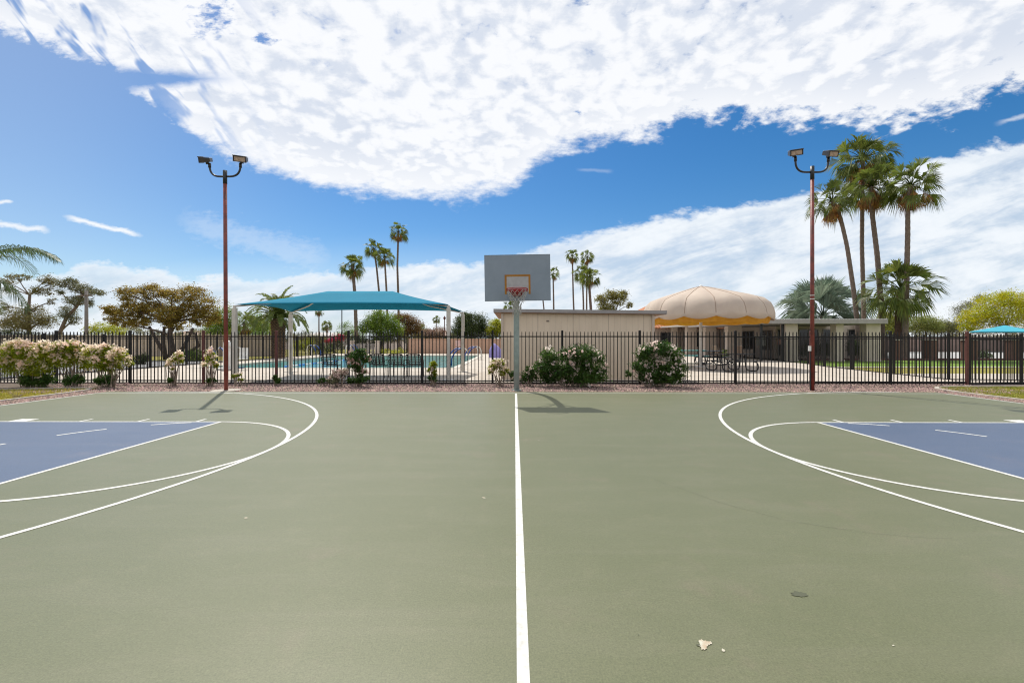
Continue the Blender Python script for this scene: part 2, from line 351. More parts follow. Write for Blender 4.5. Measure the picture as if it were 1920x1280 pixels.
court = MB(); CL, CR_, CN, CF = -10.62, 10.86, -6.0, 11.46
court.span(CL, CR_, CN, CF, -.14, 0)
co_ = structure('basketball_court', court, mt_court)
ZK, ZL = .0012, .0020
YC, RF, R3, LW = 5.43, 1.83, 6.02, .052
FT = (-4.845, 4.965)
k = MB(); sheet(k, -10.58, FT[0], YC-RF, YC+RF, ZK); sheet(k, FT[1], 10.80, YC-RF, YC+RF, ZK)
structure('key_paint', k, mt_key, co_)
ln = MB()
def strip(x0, y0, x1, y1, w=LW, z=ZL, mb=ln):
    d = Vector((x1-x0, y1-y0, 0)); n = Vector((-d.y, d.x, 0)).normalized()*w/2
    mb.add([(x0-n.x, y0-n.y, z), (x1-n.x, y1-n.y, z), (x1+n.x, y1+n.y, z), (x0+n.x, y0+n.y, z)], [(0, 1, 2, 3)])
def arc(cx, cy, r, a0, a1, w=LW, z=ZL, mb=ln):
    n = max(3, int(abs(a1-a0)/R(2)))
    P = []
    for i in range(n+1):
        a = a0+(a1-a0)*i/n; P += [(cx+(r-w/2)*math.cos(a), cy+(r-w/2)*math.sin(a), z), (cx+(r+w/2)*math.cos(a), cy+(r+w/2)*math.sin(a), z)]
    mb.add(P, [(2*i, 2*i+1, 2*i+3, 2*i+2) if a1 > a0 else (2*i+1, 2*i, 2*i+2, 2*i+3) for i in range(n)])
strip(.035, -.15, .035, 11.10)                                        # half-way line
for s, fx, ex in ((-1, FT[0], -10.56), (1, FT[1], 10.78)):
    strip(fx, YC-RF-.026, fx, YC+RF+.026, LW, ZL+.0003)
    strip(ex, -.3, ex, 11.13)
    for yy in (YC-RF, YC+RF): strip(ex, yy, fx, yy)
    arc(fx, YC, RF, R(90) if s < 0 else R(-90+180), R(-90) if s < 0 else R(270), z=ZL+.0006)
    hx = fx + s*4.19
    arc(hx, YC, 5.63, R(89) if s < 0 else R(91), R(-89) if s < 0 else R(269), z=ZL+.0009) if False else None
    arc(hx, YC, R3, R(70) if s < 0 else R(110), R(-70) if s < 0 else R(250), z=ZL+.0009)
    # the last stretch of the three-point line runs into the sideline
    arc(hx, YC, R3, R(97) if s < 0 else R(83), R(70) if s < 0 else R(110), LW, ZL+.0009)
    for q in range(3):
        for sy in (-1, 1):
            xx = fx + s*(.42+.97*q); strip(xx, YC+sy*RF, xx, YC+sy*(RF+.24), .05, ZL+.0003)
    for sy in (-1, 1): strip(fx+s*3.42, YC+sy*RF, fx+s*3.42, YC+sy*(RF+.24), .30, ZL+.0003)
    for q in range(5):                                              # dashed half of the free-throw circle
        a = 90 + s*-1*0
        a0 = 14 + q*33.5; a1 = a0 + 17
        b0, b1 = (90+a0, 90+a1) if s < 0 else (90-a0, 90-a1)
        arc(fx, YC, RF-.02, R(b0), R(b1), .050, ZL+.0006)
structure('painted_lines', ln, mt_line, co_)
ls = MB(); strip(-10.58, 11.13, 10.80, 11.13, .055, ZL+.0012, ls); structure('faded_sideline', ls, mt_linef, co_)
dl = MB()
def wander(mb, pts, w, seed, z=.0022):
    r = random.Random(seed); P = []
    for (x0, y0), (x1, y1) in zip(pts, pts[1:]):
        n = max(2, int(math.hypot(x1-x0, y1-y0)/.12))
        for i in range(n): t = i/n; P.append((x0+(x1-x0)*t+r.uniform(-.008, .008), y0+(y1-y0)*t+r.uniform(-.008, .008)))
    for i, (p, q) in enumerate(zip(P, P[1:])): strip(p[0], p[1], q[0], q[1], w*r.uniform(.6, 1.3), z, mb)
wander(dl, [(8.1, 11.35), (8.9, 10.9), (9.6, 10.0), (10.15, 8.9), (10.7, 7.7)], .020, 1)  # thin dark line curving across the far right of the court
wander(dl, [(1.35, 4.3), (1.7, 3.7), (2.0, 3.35), (2.5, 3.1), (3.1, 3.0)], .0018, 2)  # finer curved hairline crack
structure('thin_dark_lines', dl, material('thin_dark_line', (.075, .078, .05), .8), co_)
def blot(mb, c, rx, ry, rot, seed, z, n=22):
    r = random.Random(seed); P = []
    for i in range(n):
        a = 2*math.pi*i/n; q = 1+r.uniform(-.28, .28); x = rx*q*math.cos(a); y = ry*q*math.sin(a)
        P.append((c[0]+x*math.cos(rot)-y*math.sin(rot), c[1]+x*math.sin(rot)+y*math.cos(rot), z))
    mb.add(P, [tuple(range(n))])
def gp(px, py): return W(px, HC*F/(py-HY))
b = MB()
for px, py, r_, s_ in ((1318, 1208, .034, 3), (1326, 1205, .022, 8), (1356, 1219, .011, 4), (907, 933, .018, 6), (461, 971, .018, 7), (1675, 1210, .006, 9)):
    p = gp(px, py); blot(b, p, r_, r_*.55, .4*s_, s_, .0026+.0002*(s_ % 4))
structure('paint_chips', b, material('bare_concrete_chip', (.42, .33, .23), .9, (.50, .49, .40), 30, 3), co_)
b = MB(); p = gp(1499, 1114); blot(b, p, .037, .027, -.1, 11, .0024, 30); p = gp(1309, 1209); blot(b, p, .009, .007, 0, 13, .0034); p = gp(1197, 1190.5); blot(b, p, .004, .003, 0, 14, .0034)
structure('dark_stain', b, material('dark_patch', (.074, .080, .045), .7), co_)

# gravel round the court
YF = lambda x: 13.95-.008*x                        # line of the front fence
gv = MB()
sheet(gv, -30, 20, CF, 14.25, -.055)
sheet(gv, -11.62, CL, -6, CF, -.055); sheet(gv, CR_, 11.75, -6, CF, -.055)
structure('gravel_ground', gv, mt_gbase)
def stones(n, area, seed, smin=.012, smax=.030):
    r = np.random.default_rng(seed); P = []
    x0, x1, y0, y1 = area
    c = np.stack([r.uniform(x0, x1, n), r.uniform(y0, y1, n), np.full(n, -.048)], 1)
    s = r.uniform(smin, smax, n)
    base = np.array([(1, 0, 0), (0, 1, 0), (-1, 0, 0), (0, -1, 0), (0, 0, .9)], float)
    ang = r.uniform(0, 6.28, n); ca, sa = np.cos(ang), np.sin(ang)
    V = base[None]*s[:, None, None]*r.uniform(.6, 1.35, (n, 5, 3))
    V[:, :4, 2] -= .25*s[:, None]
    X = V[..., 0]*ca[:, None]-V[..., 1]*sa[:, None]; Y = V[..., 0]*sa[:, None]+V[..., 1]*ca[:, None]
    V = np.stack([X, Y, V[..., 2]], 2)+c[:, None]
    return V
def stone_mesh(name, Vs, mt, label):
    V = np.concatenate(Vs); n = len(V)
    tri = np.array([(0, 1, 4), (1, 2, 4), (2, 3, 4), (3, 0, 4)])
    loops = (np.arange(n)[:, None, None]*5+tri[None]).ravel().astype(np.int32)
    me = bpy.data.meshes.new(name); me.vertices.add(n*5); me.vertices.foreach_set('co', V.astype(np.float32).ravel())
    me.loops.add(len(loops)); me.loops.foreach_set('vertex_index', loops); me.polygons.add(n*4)
    me.polygons.foreach_set('loop_start', np.arange(0, n*12, 3).astype(np.int32)); me.polygons.foreach_set('loop_total', np.full(n*4, 3, np.int32))
    me.update(calc_edges=True); me.materials.append(mt)
    o = bpy.data.objects.new(name, me); C.objects.link(o); return tag(o, label, 'gravel', kind='stuff')
stone_mesh('gravel', [stones(26000, (-14.5, 14, CF+.02, 13.9), 1), stones(7500, (-11.55, CL-.02, 5.5, CF), 2), stones(7500, (CR_+.02, 11.68, 5.5, CF), 3),
                      stones(1500, (-13, 14, CF+.02, 12.3), 5, .03, .045)], mt_rock, 'reddish brown crushed rock around the basketball court')
# curbs and lawns beside the court
def ribbon(mb, pts, w, z0, z1):
    L = []; Rr = []
    for i, p in enumerate(pts):
        a = Vector(pts[max(i-1, 0)]); q = Vector(pts[min(i+1, len(pts)-1)]); d = (q-a).normalized(); n = Vector((-d.y, d.x))
        L.append(Vector(p)+n*w/2); Rr.append(Vector(p)-n*w/2)
    n = len(pts); P = [(p.x, p.y, z1) for p in L]+[(p.x, p.y, z1) for p in Rr]+[(p.x, p.y, z0) for p in L]+[(p.x, p.y, z0) for p in Rr]
    fs = []
    for i in range(n-1):
        fs += [(i, n+i, n+i+1, i+1), (2*n+i, i, i+1, 2*n+i+1), (n+i, 3*n+i, 3*n+i+1, n+i+1)]
    fs += [(0, 2*n, 3*n, n), (n-1, 2*n-1, 4*n-1, 3*n-1)]
    mb.add(P, fs)
cvl = [(-11.66, -6), (-11.66, 9), (-11.68, 11.4), (-11.78, 12.1), (-12.05, 12.52), (-12.6, 12.62), (-13.4, 12.42), (-15.0, 12.1), (-17, 12.0), (-26, 12.0)]
cvr = [(11.72, -6), (11.72, 10.2), (11.75, 11.8), (11.9, 12.5), (12.3, 12.95), (13.2, 13.2), (16, 13.3), (26, 13.3)]
m = MB(); ribbon(m, cvl, .10, -.12, -.015); structure('kerb', m, mt_curb)
m = MB(); ribbon(m, cvr, .10, -.12, -.015); structure('kerb', m, mt_curb)
m = MB(); poly(m, [(-26, -6)]+[(x-.05 if i < 4 else x, y-.03) for i, (x, y) in enumerate(cvl)], -.05); structure('lawn', m, mt_lawn)
m = MB(); poly(m, [(26, -6)]+[(x+.05, y-.03) for x, y in cvr][::-1][:1]+[(x+.05, y-.03) for x, y in cvr][::-1][1:], -.05); structure('lawn', m, mt_lawn)
m = MB(); poly(m, [(-26, 12.06), (-17, 12.06), (-15, 12.16), (-13.4, 12.48), (-12.6, 12.70), (-11.9, 12.62), (-11.6, 13.2), (-10.6, 13.9), (-26, 13.98)], -.045); structure('mulch_bed', m, mt_soil)
def blades(n, test, box, seed, h=(.02, .05), z=-.05):
    r = np.random.default_rng(seed); x = r.uniform(box[0], box[1], n*2); y = r.uniform(box[2], box[3], n*2)
    ok = np.array([test(a, b_) for a, b_ in zip(x, y)]); x, y = x[ok][:n], y[ok][:n]; n = len(x)
    a = r.uniform(0, 6.28, n); w = r.uniform(.004, .009, n); hh = r.uniform(h[0], h[1], n); lx = r.normal(0, .016, n); ly = r.normal(0, .016, n)
    dx, dy = np.cos(a)*w, np.sin(a)*w; Z = np.full(n, z)
    V = np.stack([np.stack([x-dx, y-dy, Z], 1), np.stack([x+dx, y+dy, Z], 1), np.stack([x+lx+dx*.2, y+ly+dy*.2, Z+hh], 1), np.stack([x+lx-dx*.2, y+ly-dy*.2, Z+hh], 1)], 1)
    return V
g1 = MB(); g1.quads(blades(24000, lambda x, y: y < (12.5 if x > -12.6 else 12.55+.19*(x+12.6)) - .06 and y < 12.5, (-15.5, -11.8, 7, 12.5), 1))
tag(g1.build('grass', mt_blade), 'yellowish green grass beside the left edge of the court', 'grass', kind='stuff')
g2 = MB(); g2.quads(blades(22000, lambda x, y: not (x < 12.3 and y > 12.2+ (x-11.9)*1.1), (11.86, 15.2, 7.5, 13.1), 2))
tag(g2.build('grass', mt_blade_g), 'mown grass in front of the fence right of the court', 'grass', kind='stuff')

# pool deck and pool
ZD = -.02
dk = MB(); sheet_hole(dk, -17.7, 14.9, 14.22, 43.0, ZD, (PX0, PX1, PY0, PY1))
poly(dk, [(14.9, 14.22), (17.6, 14.6), (17.6, 15.0), (14.95, 15.4), (16.6, 25.0), (17.8, 43.0), (14.9, 43.0)], ZD)
structure('pool_deck', dk, mt_conc)
m = MB()
for a in ((PX0-.32, PX1+.32, PY0-.32, PY0), (PX0-.32, PX1+.32, PY1, PY1+.32), (PX0-.32, PX0, PY0, PY1), (PX1, PX1+.32, PY0, PY1)): m.span(*a, -.16, ZD+.025)
structure('pool_coping', m, material('coping_concrete', (.60, .55, .47), .8, (.52, .47, .40), 2, 4, .1, 40))
def water_material():
    m = bpy.data.materials.new('pool_water'); m.use_nodes = True; N, M = nodes_of(m.node_tree)
    tc = N('ShaderNodeTexCoord').outputs['Object']
    mp = N('ShaderNodeMapping', i={0: tc, 3: (1.0, .5, 1.0)}).outputs[0]
    n1 = N('ShaderNodeTexNoise', i={0: mp, 'Scale': 2.6, 'Detail': 3}).outputs[0]; n2 = N('ShaderNodeTexNoise', i={0: mp, 'Scale': 9.0, 'Detail': 3}).outputs[0]
    h = M('ADD', n1, M('MULTIPLY', n2, .35))
    bp = N('ShaderNodeBump', i={'Strength': .9, 'Distance': .10, 'Height': h}).outputs[0]
    c = N('ShaderNodeMix', data_type='RGBA', i={'Factor': smooth(N, n1, .35, .65), 6: (.03, .20, .18, 1), 7: (.055, .29, .26, 1)}).outputs[2]
    b = N('ShaderNodeBsdfPrincipled', i={'Base Color': c, 'Roughness': .06, 'IOR': 1.33, 'Normal': bp, 'Specular IOR Level': .35})
    N('ShaderNodeOutputMaterial', i={0: b.outputs[0]}); return m
m = MB(); m.span(PX0, PX1, PY0, PY1, -1.3, -.11); structure('pool_water', m, water_material())

# lawn, paths, street on the right beyond the side fence
m = MB(); sheet(m, 14.6, 60, 15.0, 18.3, -.045); structure('path', m, mt_conc)
m = MB(); sheet(m, 15.05, 60, 18.3, 22.2, -.06); structure('lawn', m, mt_lawn)
m = MB(); sheet(m, 15.6, 60, 22.2, 22.9, -.04); structure('path', m, mt_curb)
m = MB(); sheet(m, 15.6, 60, 22.9, 30.0, -.06); structure('lawn', m, mt_lawng)
m = MB(); sheet(m, 26, 120, 31.5, 52, -.09); structure('street', m, material('pale_street', (.42, .41, .39), .9, (.36, .35, .34), .8, 4))
m = MB(); sheet(m, -120, -19.5, 15.6, 30, -.10); structure('street', m, mt_asph)
m = MB(); sheet(m, -60, -18.0, 30, 64, -.10); structure('lawn', m, mt_lawn)
m = MB(); sheet(m, -17.9, -2.0, 43.0, 60, -.08); structure('lawn', m, mt_lawn)

# ------------------------------------------------------------------ fences
def bay(mb, a, b_, z0, top=1.60, rail_top=1.45, rail_bot=.05, w=.021, sp=.114, mi=0):
    a = Vector((a[0], a[1], 0)); b_ = Vector((b_[0], b_[1], 0)); d = b_-a; L = d.length; ang = math.atan2(d.y, d.x); n = max(1, round(L/sp))
    c = (a+b_)/2
    for zr in (rail_bot, rail_top): mb.box((c.x, c.y, z0+zr), (L-.05, .038, .036), ang, mi)
    for i in range(1, n):
        p = a+d*i/n; mb.box((p.x, p.y, z0+(top-.06)/2+.0), (w, w, top+.02), ang, mi, taper=1.0)
        mb.add([(p.x-w/2, p.y-w/2, z0+top-.02), (p.x+w/2, p.y-w/2, z0+top-.02), (p.x+w/2, p.y+w/2, z0+top-.02), (p.x-w/2, p.y+w/2, z0+top-.02), (p.x, p.y, z0+top+.02)], [(0, 1, 4), (1, 2, 4), (2, 3, 4), (3, 0, 4)], mi)
def fence(label, posts, zoff=None, rust=(), h=1.68, group=None, first=True, **kw):
    root = thing('iron_fence', label, 'fence', (posts[0][0], posts[0][1], 0), group=group)
    ox, oy = posts[0]
    for i, p in enumerate(posts):
        z = zoff[i] if zoff else 0
        mb = MB(); mb.box((p[0]-ox, p[1]-oy, z+h/2-.06), (.064, .064, h), .01); mb.box((p[0]-ox, p[1]-oy, z+h-.05), (.076, .076, .03), .01, taper=.6)
        o = mb.build('post', mt_rust if i in rust else mt_iron, root)
        if i in rust: o['label'] = 'rust red fence post'
    for i in range(len(posts)-1):
        z = zoff[i] if zoff else 0
        mb = MB(); bay(mb, (posts[i][0]-ox, posts[i][1]-oy), (posts[i+1][0]-ox, posts[i+1][1]-oy), z, **kw); mb.build('picket_panel', mt_iron, root)
    return root
fpx = [-330, -190, -48, 93, 235, 376, 515, 652, 791, 923.5, 1054, 1198.5, 1376, 1515.5, 1661, 1801]
fposts = []
for px in fpx:
    D = 13.95; p = W(px, D); fposts.append((p.x, YF(p.x)))
zf = [0]*12+[-.01, -.015, -.02, -.03]
fence('long black iron picket fence between the court gravel and the pool deck', fposts, zf, rust=(5, 6, 13, 15))
p0 = fposts[-1]; p1 = W(1915, 13.85); p2 = W(2060, 13.85); p3 = W(2200, 13.85)
fence('black picket fence right of the rust red corner post, ending near the blue shade', [(p0[0]+.08, p0[1]+.02), (p1.x, p1.y), (p2.x, p2.y), (p3.x, p3.y)], [-.09]*4, rust=())
sf = [(17.6, 32.5), (17.35, 30.0), (16.95, 27.4), (16.5, 24.9), (15.75, 22.6), (15.4, 20.2), (15.12, 17.7), (14.9, 15.25), (17.4, 14.95), (19.8, 14.9)]
fence('black side fence running back from the right corner towards the clubhouse patio', sf, [-.06]*len(sf), w=.016)
sl_ = [(-17.8, 14.2+2.42*i) for i in range(12)]
fence('black side fence left of the pool, running back past the bronze tree', sl_, [-.05]*12, w=.016)
# far end of the pool enclosure
ff = [(-17.8, 43.3), (-15.4, 43.2), (-13.0, 43.2), (-10.6, 43.2)]
fence('short far fence behind the pool, left of the tan block wall', ff, [-.05]*4)

# ------------------------------------------------------------------ basketball hoop
def build_hoop():
    base = W(968.5, 12.05, z=-.06)
    root = thing('basketball_hoop', 'grey backboard with orange square and red rim on a gooseneck pole', 'basketball hoop', base)
    BY = 10.12-base.y                               # board face relative to the pole
    bx = W(970.3, 10.12).x-base.x; zc = HC+(HY-520.8)/F*10.12+.06
    # gooseneck
    m = MB(); pts = [(0, 0, -.1), (0, 0, 1.0), (0, 0, 1.75)]+bez((0, 0, 1.95), (0, -.03, 2.92), (bx, BY+.34, 3.02-.02), 9)[0:]
    m.tube(pts, .078, 20); m.build('pole', mt_galv, root, smooth=True)
    m = MB(); m.tube([(0, 0, .0), (0, 0, .05)], .13, 20); m.build('base_collar', mt_galv, root)
    # end bracket and braces behind the board
    m = MB(); m.tube([(bx, BY+.36, 3.0), (bx, BY+.045, 2.98)], .06, 12)
    m.box((bx, BY+.035, zc), (.5, .03, .06)); m.box((bx, BY+.035, zc-.2), (.5, .03, .06)); m.box((bx, BY+.035, zc-.05), (.06, .03, .8))
    for s in (-1, 1):
        m.tube([(bx, BY+.75, 2.80), (bx+s*.60, BY+.03, zc+.28)], .014, 8); m.tube([(bx, BY+.75, 2.80), (bx+s*.45, BY+.03, zc-.32)], .014, 8)
    m.tube([(bx-.22, BY+.75, 2.80), (bx+.22, BY+.75, 2.80)], .014, 8)
    m.build('bracket', mt_galv, root)
    # board (slightly crooked)
    tl = R(.9)
    bm = material('backboard_paint', (.235, .275, .33), .6, (.205, .245, .295), 2.2, 6, .04, 12)
    bd = MB(); bd.box((0, 0, 0), (1.51, .03, 1.045)); bo = bd.build('backboard', bm, root, bevel=.004); bo.location = (bx, BY, zc); bo.rotation_euler = (0, -tl, 0)
    sq = MB(); x0, x1, z0, z1, t = -.295, .295, -.375, .072, .045
    for a in ((x0, x1, z1-t, z1), (x0, x0+t, z0, z1-t), (x1-t, x1, z0, z1-t)): sq.span(a[0], a[1], -.0185, -.0145, a[2], a[3])
    sq.build('target_square', material('orange_paint', (.36, .15, .006), .6, (.28, .11, .006), 9, 3), bo)
    pn = MB(); pn.span(x0+t, x1-t, -.0165, -.0145, z0+.05, z1-t); pn.build('worn_panel', material('worn_white_paint', (.40, .385, .385), .6, (.34, .33, .33), 9, 4), bo)
    ep = material('edge_paint', (.20, .22, .26), .5)
    for a in ((-.756, .756, .5225, .528), (-.756, .756, -.528, -.5225), ): ed = MB(); ed.span(a[0], a[1], -.018, .02, a[2], a[3]); ed.build('edge_trim', ep, bo)
    # rim
    rz = HC+(HY-541.5)/F*9.75+.06; rc = Vector((bx-.012, BY-.385, rz))
    m = MB(); red = material('red_rim_paint', (.30, .006, .008), .5)
    for dz, rr in ((0, .232), (-.032, .236)): m.tube([rc+Vector((rr*math.cos(R(a)), rr*math.sin(R(a)), dz)) for a in range(0, 361, 12)], .0095, 8, cap=False)
    m.box(rc+Vector((0, .14+.225, -.055)), (.17, .02, .15)); m.box(rc+Vector((0, .30, -.02)), (.13, .13, .014))
    for s in (-1, 1):
        m.add([rc+Vector((s*.085, .36, -.02)), rc+Vector((s*.085, .36, -.14)), rc+Vector((s*.15, .18, -.04)), rc+Vector((s*.15, .18, -.012))], [(0, 1, 2, 3)])
        m.tube([rc+Vector((s*.07, .355, -.13)), rc+Vector((s*.16, .16, -.04))], .009, 6)
    m.add([rc+Vector(p) for p in ((-.08, .36, -.13), (.08, .36, -.13), (.075, .12, -.05), (-.075, .12, -.05))], [(0, 1, 2, 3)])
    for k_ in range(12):
        a = R(30*k_+15); q = rc+Vector((.236*math.cos(a), .236*math.sin(a), -.05)); m.tube([q+Vector((-.012, 0, .016)), q+Vector((-.006, 0, -.012)), q+Vector((.006, 0, -.012)), q+Vector((.012, 0, .016))], .0035, 5)
    m.build('rim', red, root, smooth=False)
    # net, old and frayed
    nm = MB(); r = random.Random(4); rows = 8
    def npt(k_, j):
        t = j/rows; rad = .230*(1-t)**1.25+.075+ (.02 if j > 6 else 0)
        rad = .228-.14*min(1, t*1.55)+.012*math.sin(k_*2.1+j)
        a = R(30*(k_+(j % 2)*.5)); return rc+Vector((rad*math.cos(a)+r.uniform(-.006, .006), rad*math.sin(a)+r.uniform(-.006, .006), -.045-.50*t+r.uniform(-.008, .008)))
    G = [[npt(k_, j) for k_ in range(12)] for j in range(rows+1)]
    for j in range(rows):
        for k_ in range(12):
            if j >= 6 and r.random() < .25: continue
            if j % 2 == 0: nb = (G[j+1][k_], G[j+1][(k_-1) % 12])
            else: nb = (G[j+1][k_], G[j+1][(k_+1) % 12])
            for q in nb: nm.tube([G[j][k_], (G[j][k_]+q)/2+Vector((0, 0, -.004)), q], .0042, 5)
    for _ in range(46):
        j = r.randint(3, rows); k_ = r.randrange(12); q = G[j][k_]; e = q+Vector((r.uniform(-.03, .03), r.uniform(-.03, .03), -r.uniform(.03, .11)))
        nm.tube([q, (q+e)/2+Vector((r.uniform(-.02, .02), r.uniform(-.02, .02), 0)), e], [.0045, .004, .0025], 4)
    nm.build('net', material('net_cord', (.48, .46, .43), .9, (.33, .31, .29), 18, 3), root)
build_hoop()

# ------------------------------------------------------------------ court floodlight poles
def floodlight(root, p, yaw, pitch, tilt=0.0):
    h = bpy.data.objects.new('floodlight', None); 
    m = MB()
    w, d, hh = .31, .24, .155
    P = [(-w/2, -d*.5, -hh*.5), (w/2, -d*.5, -hh*.5), (w/2, -d*.5, hh*.42), (-w/2, -d*.5, hh*.42), (-w*.40, d*.5, -hh*.22), (w*.40, d*.5, -hh*.22), (w*.40, d*.5, hh*.42), (-w*.40, d*.5, hh*.42)]
    m.add(P, [(3, 2, 1, 0), (4, 5, 6, 7), (0, 1, 5, 4), (1, 2, 6, 5), (2, 3, 7, 6), (3, 0, 4, 7)])
    m.box((0, -d*.5-.008, hh*.43), (w+.03, .05, .022)); m.box((0, -d*.5-.006, -hh*.5), (w+.02, .03, .018))
    for s in (-1, 1): m.box((s*(w/2), -d*.5-.006, -.01), (.018, .03, hh*.9))
    m.box((0, .02, -hh*.45), (.07, .07, .08))
    o = m.build('lamp_head', material('floodlight_housing', (.045, .042, .045), .38, (.07, .065, .065), 8, 3, metal=.2), root, bevel=.004)
    o.location = p; o.rotation_euler = (pitch, tilt, yaw)
    gm = MB(); gm.box((0, -d*.5-.012, -.012), (w-.045, .006, hh*.70)); gm.build('lens', material('lamp_lens', (.34, .24, .18), .18, (.50, .38, .30), 16, 3), o)
    tm = MB(); tm.box((0, -.01, hh*.43+.012), (w*.9, d*.9, .006)); tm.build('top_sheen', material('painted_top_sheen', (.50, .50, .50), .35, metal=.5), o)  # pale sheet added on the head, sun sheen put into its colour
    return o
def light_pole(label, base, top_z, arms, heads, lean=0.0, extra=None):
    root = thing('light_pole', label, 'light pole', base)
    H = top_z-base.z
    m = MB(); m.tube([(0, 0, -.1), (lean*.5, 0, H*.5), (lean*.94, 0, H-.36)], [.052, .050, .047], 16); m.build('pole', mt_red, root, smooth=True)
    m = MB(); m.tube([(lean*.94, 0, H-.36), (lean, 0, H)], .052, 14)
    zc = H-.16
    for s in (-1, 1):
        L, U = arms[0 if s < 0 else 1]
        pts = [Vector((lean, 0, zc)), Vector((lean+s*(L-.30), 0, zc))]+bez((lean+s*(L-.28), 0, zc), (lean+s*L, 0, zc+.0), (lean+s*L, 0, zc+.30), 7)+[Vector((lean+s*L, 0, zc+U))]
        m.tube(pts, .026, 12)
        m.tube([(lean+s*L, 0, zc+U-.12), (lean+s*L, 0, zc+U)], .036, 12)
    m.build('arm', mt_blk, root, smooth=True)
    for (dx, dz, yw, pt, tl) in heads: floodlight(root, (lean+dx, -.02, zc+dz), yw, pt, tl)
    return root, H
b0 = W(424, 12.0, z=-.06); tz = HC+(HY-320)/F*12.0
rt, H = light_pole('red light pole with twin floodlights, standing left of the turquoise canopy', b0, tz, ((.42, .36), (.42, .36)),
           ((-.50, .44, R(-72), R(2), R(20)), (.46, .46, R(12), R(16), R(4))), lean=-.03)
m = MB(); m.tube([(.0, 0, .0), (.0, 0, .045)], .36, 20); m.build('footing', mt_curb, rt)
b0 = W(1523, 12.15, z=-.06); tz = HC+(HY-312)/F*12.15
rt, H = light_pole('red light pole with twin floodlights, in front of the tall palms', b0, tz, ((.46, .42), (.44, .40)),
           ((-.50, .52, R(-10), R(14), R(-5)), (.46, .50, R(14), R(20), R(-4))), lean=.0)
m = MB(); m.tube([(-.075, -.03, 0), (-.075, -.03, .55)], .018, 8); m.tube([(-.075, -.03, .55), (-.075, -.03, 1.1)], .010, 8); m.build('conduit', mt_blk, rt)
m = MB(); m.box((-.085, -.02, 1.17), (.055, .06, .14)); m.build('switch_box', mt_white, rt, bevel=.004)
for z in (2.52, 2.62): m = MB(); m.tube([(0, 0, z), (0, 0, z+.02)], .056, 14); m.build('white_band', mt_white, rt)

# ------------------------------------------------------------------ turquoise shade canopy over the deck
def canopy(label, corners, ez, ridge, rz, pole_mat, poles=True, sag=.10, fab=None, group=None, gz=ZD):
    """corners: fl, fr, br, bl (x,y); ridge: two (x,y)"""
    fl, fr, br, bl = [Vector((*c, ez)) for c in corners]; ra, rb = [Vector((*c, rz)) for c in ridge]
    cen = (fl+fr+br+bl)/4; cen.z = 0
    root = thing('shade_canopy', label, 'shade canopy', (cen.x, cen.y, gz), group=group); off = Vector((cen.x, cen.y, gz))
    fab = fab or material('turquoise_shade_fabric', (.004, .245, .39), .8, (.006, .265, .42), 1.5, 3, .1, 6, trans=.35, tcol=(.0, .17, .23), spec=.2)
    m = MB(); cc = (ra+rb)/2; cc.z = ez
    def panel(p0, p1, q0, q1, n=14, k_=6):
        # p0-p1 eave, q0-q1 ridge; the eave edge is drawn inwards and the cloth dips between them
        P = []
        for i in range(n+1):
            t = i/n; e = p0.lerp(p1, t); rdg = q0.lerp(q1, t); inw = (rdg-e); inw.z = 0
            if inw.length > 0: inw.normalize()
            e = e+inw*sag*4*t*(1-t)*2.0+Vector((0, 0, sag*.55*4*t*(1-t)))
            for j in range(k_+1):
                s_ = j/k_; v = e.lerp(rdg, s_); v.z -= .03*math.sin(math.pi*s_); P.append(v-off)
        fs = [(i*(k_+1)+j, (i+1)*(k_+1)+j, (i+1)*(k_+1)+j+1, i*(k_+1)+j+1) for i in range(n) for j in range(k_)]
        m.add(P, fs)
    panel(fl, fr, ra, rb); panel(fr, br, rb, rb); panel(br, bl, rb, ra); panel(bl, fl, ra, ra)
    o = m.build('fabric', fab, root, smooth=True); sd = o.modifiers.new('cloth', 'SOLIDIFY'); sd.thickness = .006; sd.offset = 0
    m = MB()
    for a, b_ in ((fl, ra), (fr, rb), (br, rb), (bl, ra)):
        m.tube([a-off+Vector((0, 0, -.06)), a.lerp(b_, .5)-off-Vector((0, 0, .16)), b_-off-Vector((0, 0, .07))], .028, 8)
    m.tube([ra-off-Vector((0, 0, .07)), rb-off-Vector((0, 0, .07))], .028, 8)
    m.build('roof_frame', pole_mat, root, smooth=True)
    for c in (fl, fr, br, bl):
        q = c-off; m = MB(); m.box((q.x, q.y, (ez-gz-.05)/2-.02), (.13, .13, ez-gz-.16), .02); m.tube([(q.x, q.y, ez-gz-.16), (q.x, q.y, ez-gz-.03)], .05, 10); m.box((q.x, q.y, .012), (.42, .42, .024), .02); m.build('post', pole_mat, root, bevel=.008)
    return root
a = W(441, 14.95); b_ = W(841, 14.95); c = W(868, 18.75); d = W(545, 18.75); r1 = W(615, 16.9); r2 = W(736, 16.9)
canopy('large turquoise shade canopy on four pale poles over the deck chairs', ((a.x-.02, a.y), (b_.x, b_.y), (c.x, c.y), (d.x, d.y)), 2.54, ((r1.x, r1.y), (r2.x, r2.y)), 3.20, mt_cream, sag=.12)
a = W(1812, 50); b_ = W(1960, 50); c = W(1950, 58); d = W(1822, 58); r1 = W(1882, 54); r2 = W(1886, 54)
canopy('small bright blue shade canopy far behind the right corner post', ((a.x, a.y), (b_.x, b_.y), (c.x, c.y), (d.x, d.y)), HC+(HY-622.5)/F*50, ((r1.x, r1.y), (r2.x, r2.y)), HC+(HY-610)/F*54, mt_white, sag=.05,
       fab=material('pale_turquoise_fabric', (.05, .42, .55), .7, (.06, .46, .58), 1, 3, trans=.2), gz=-.09)

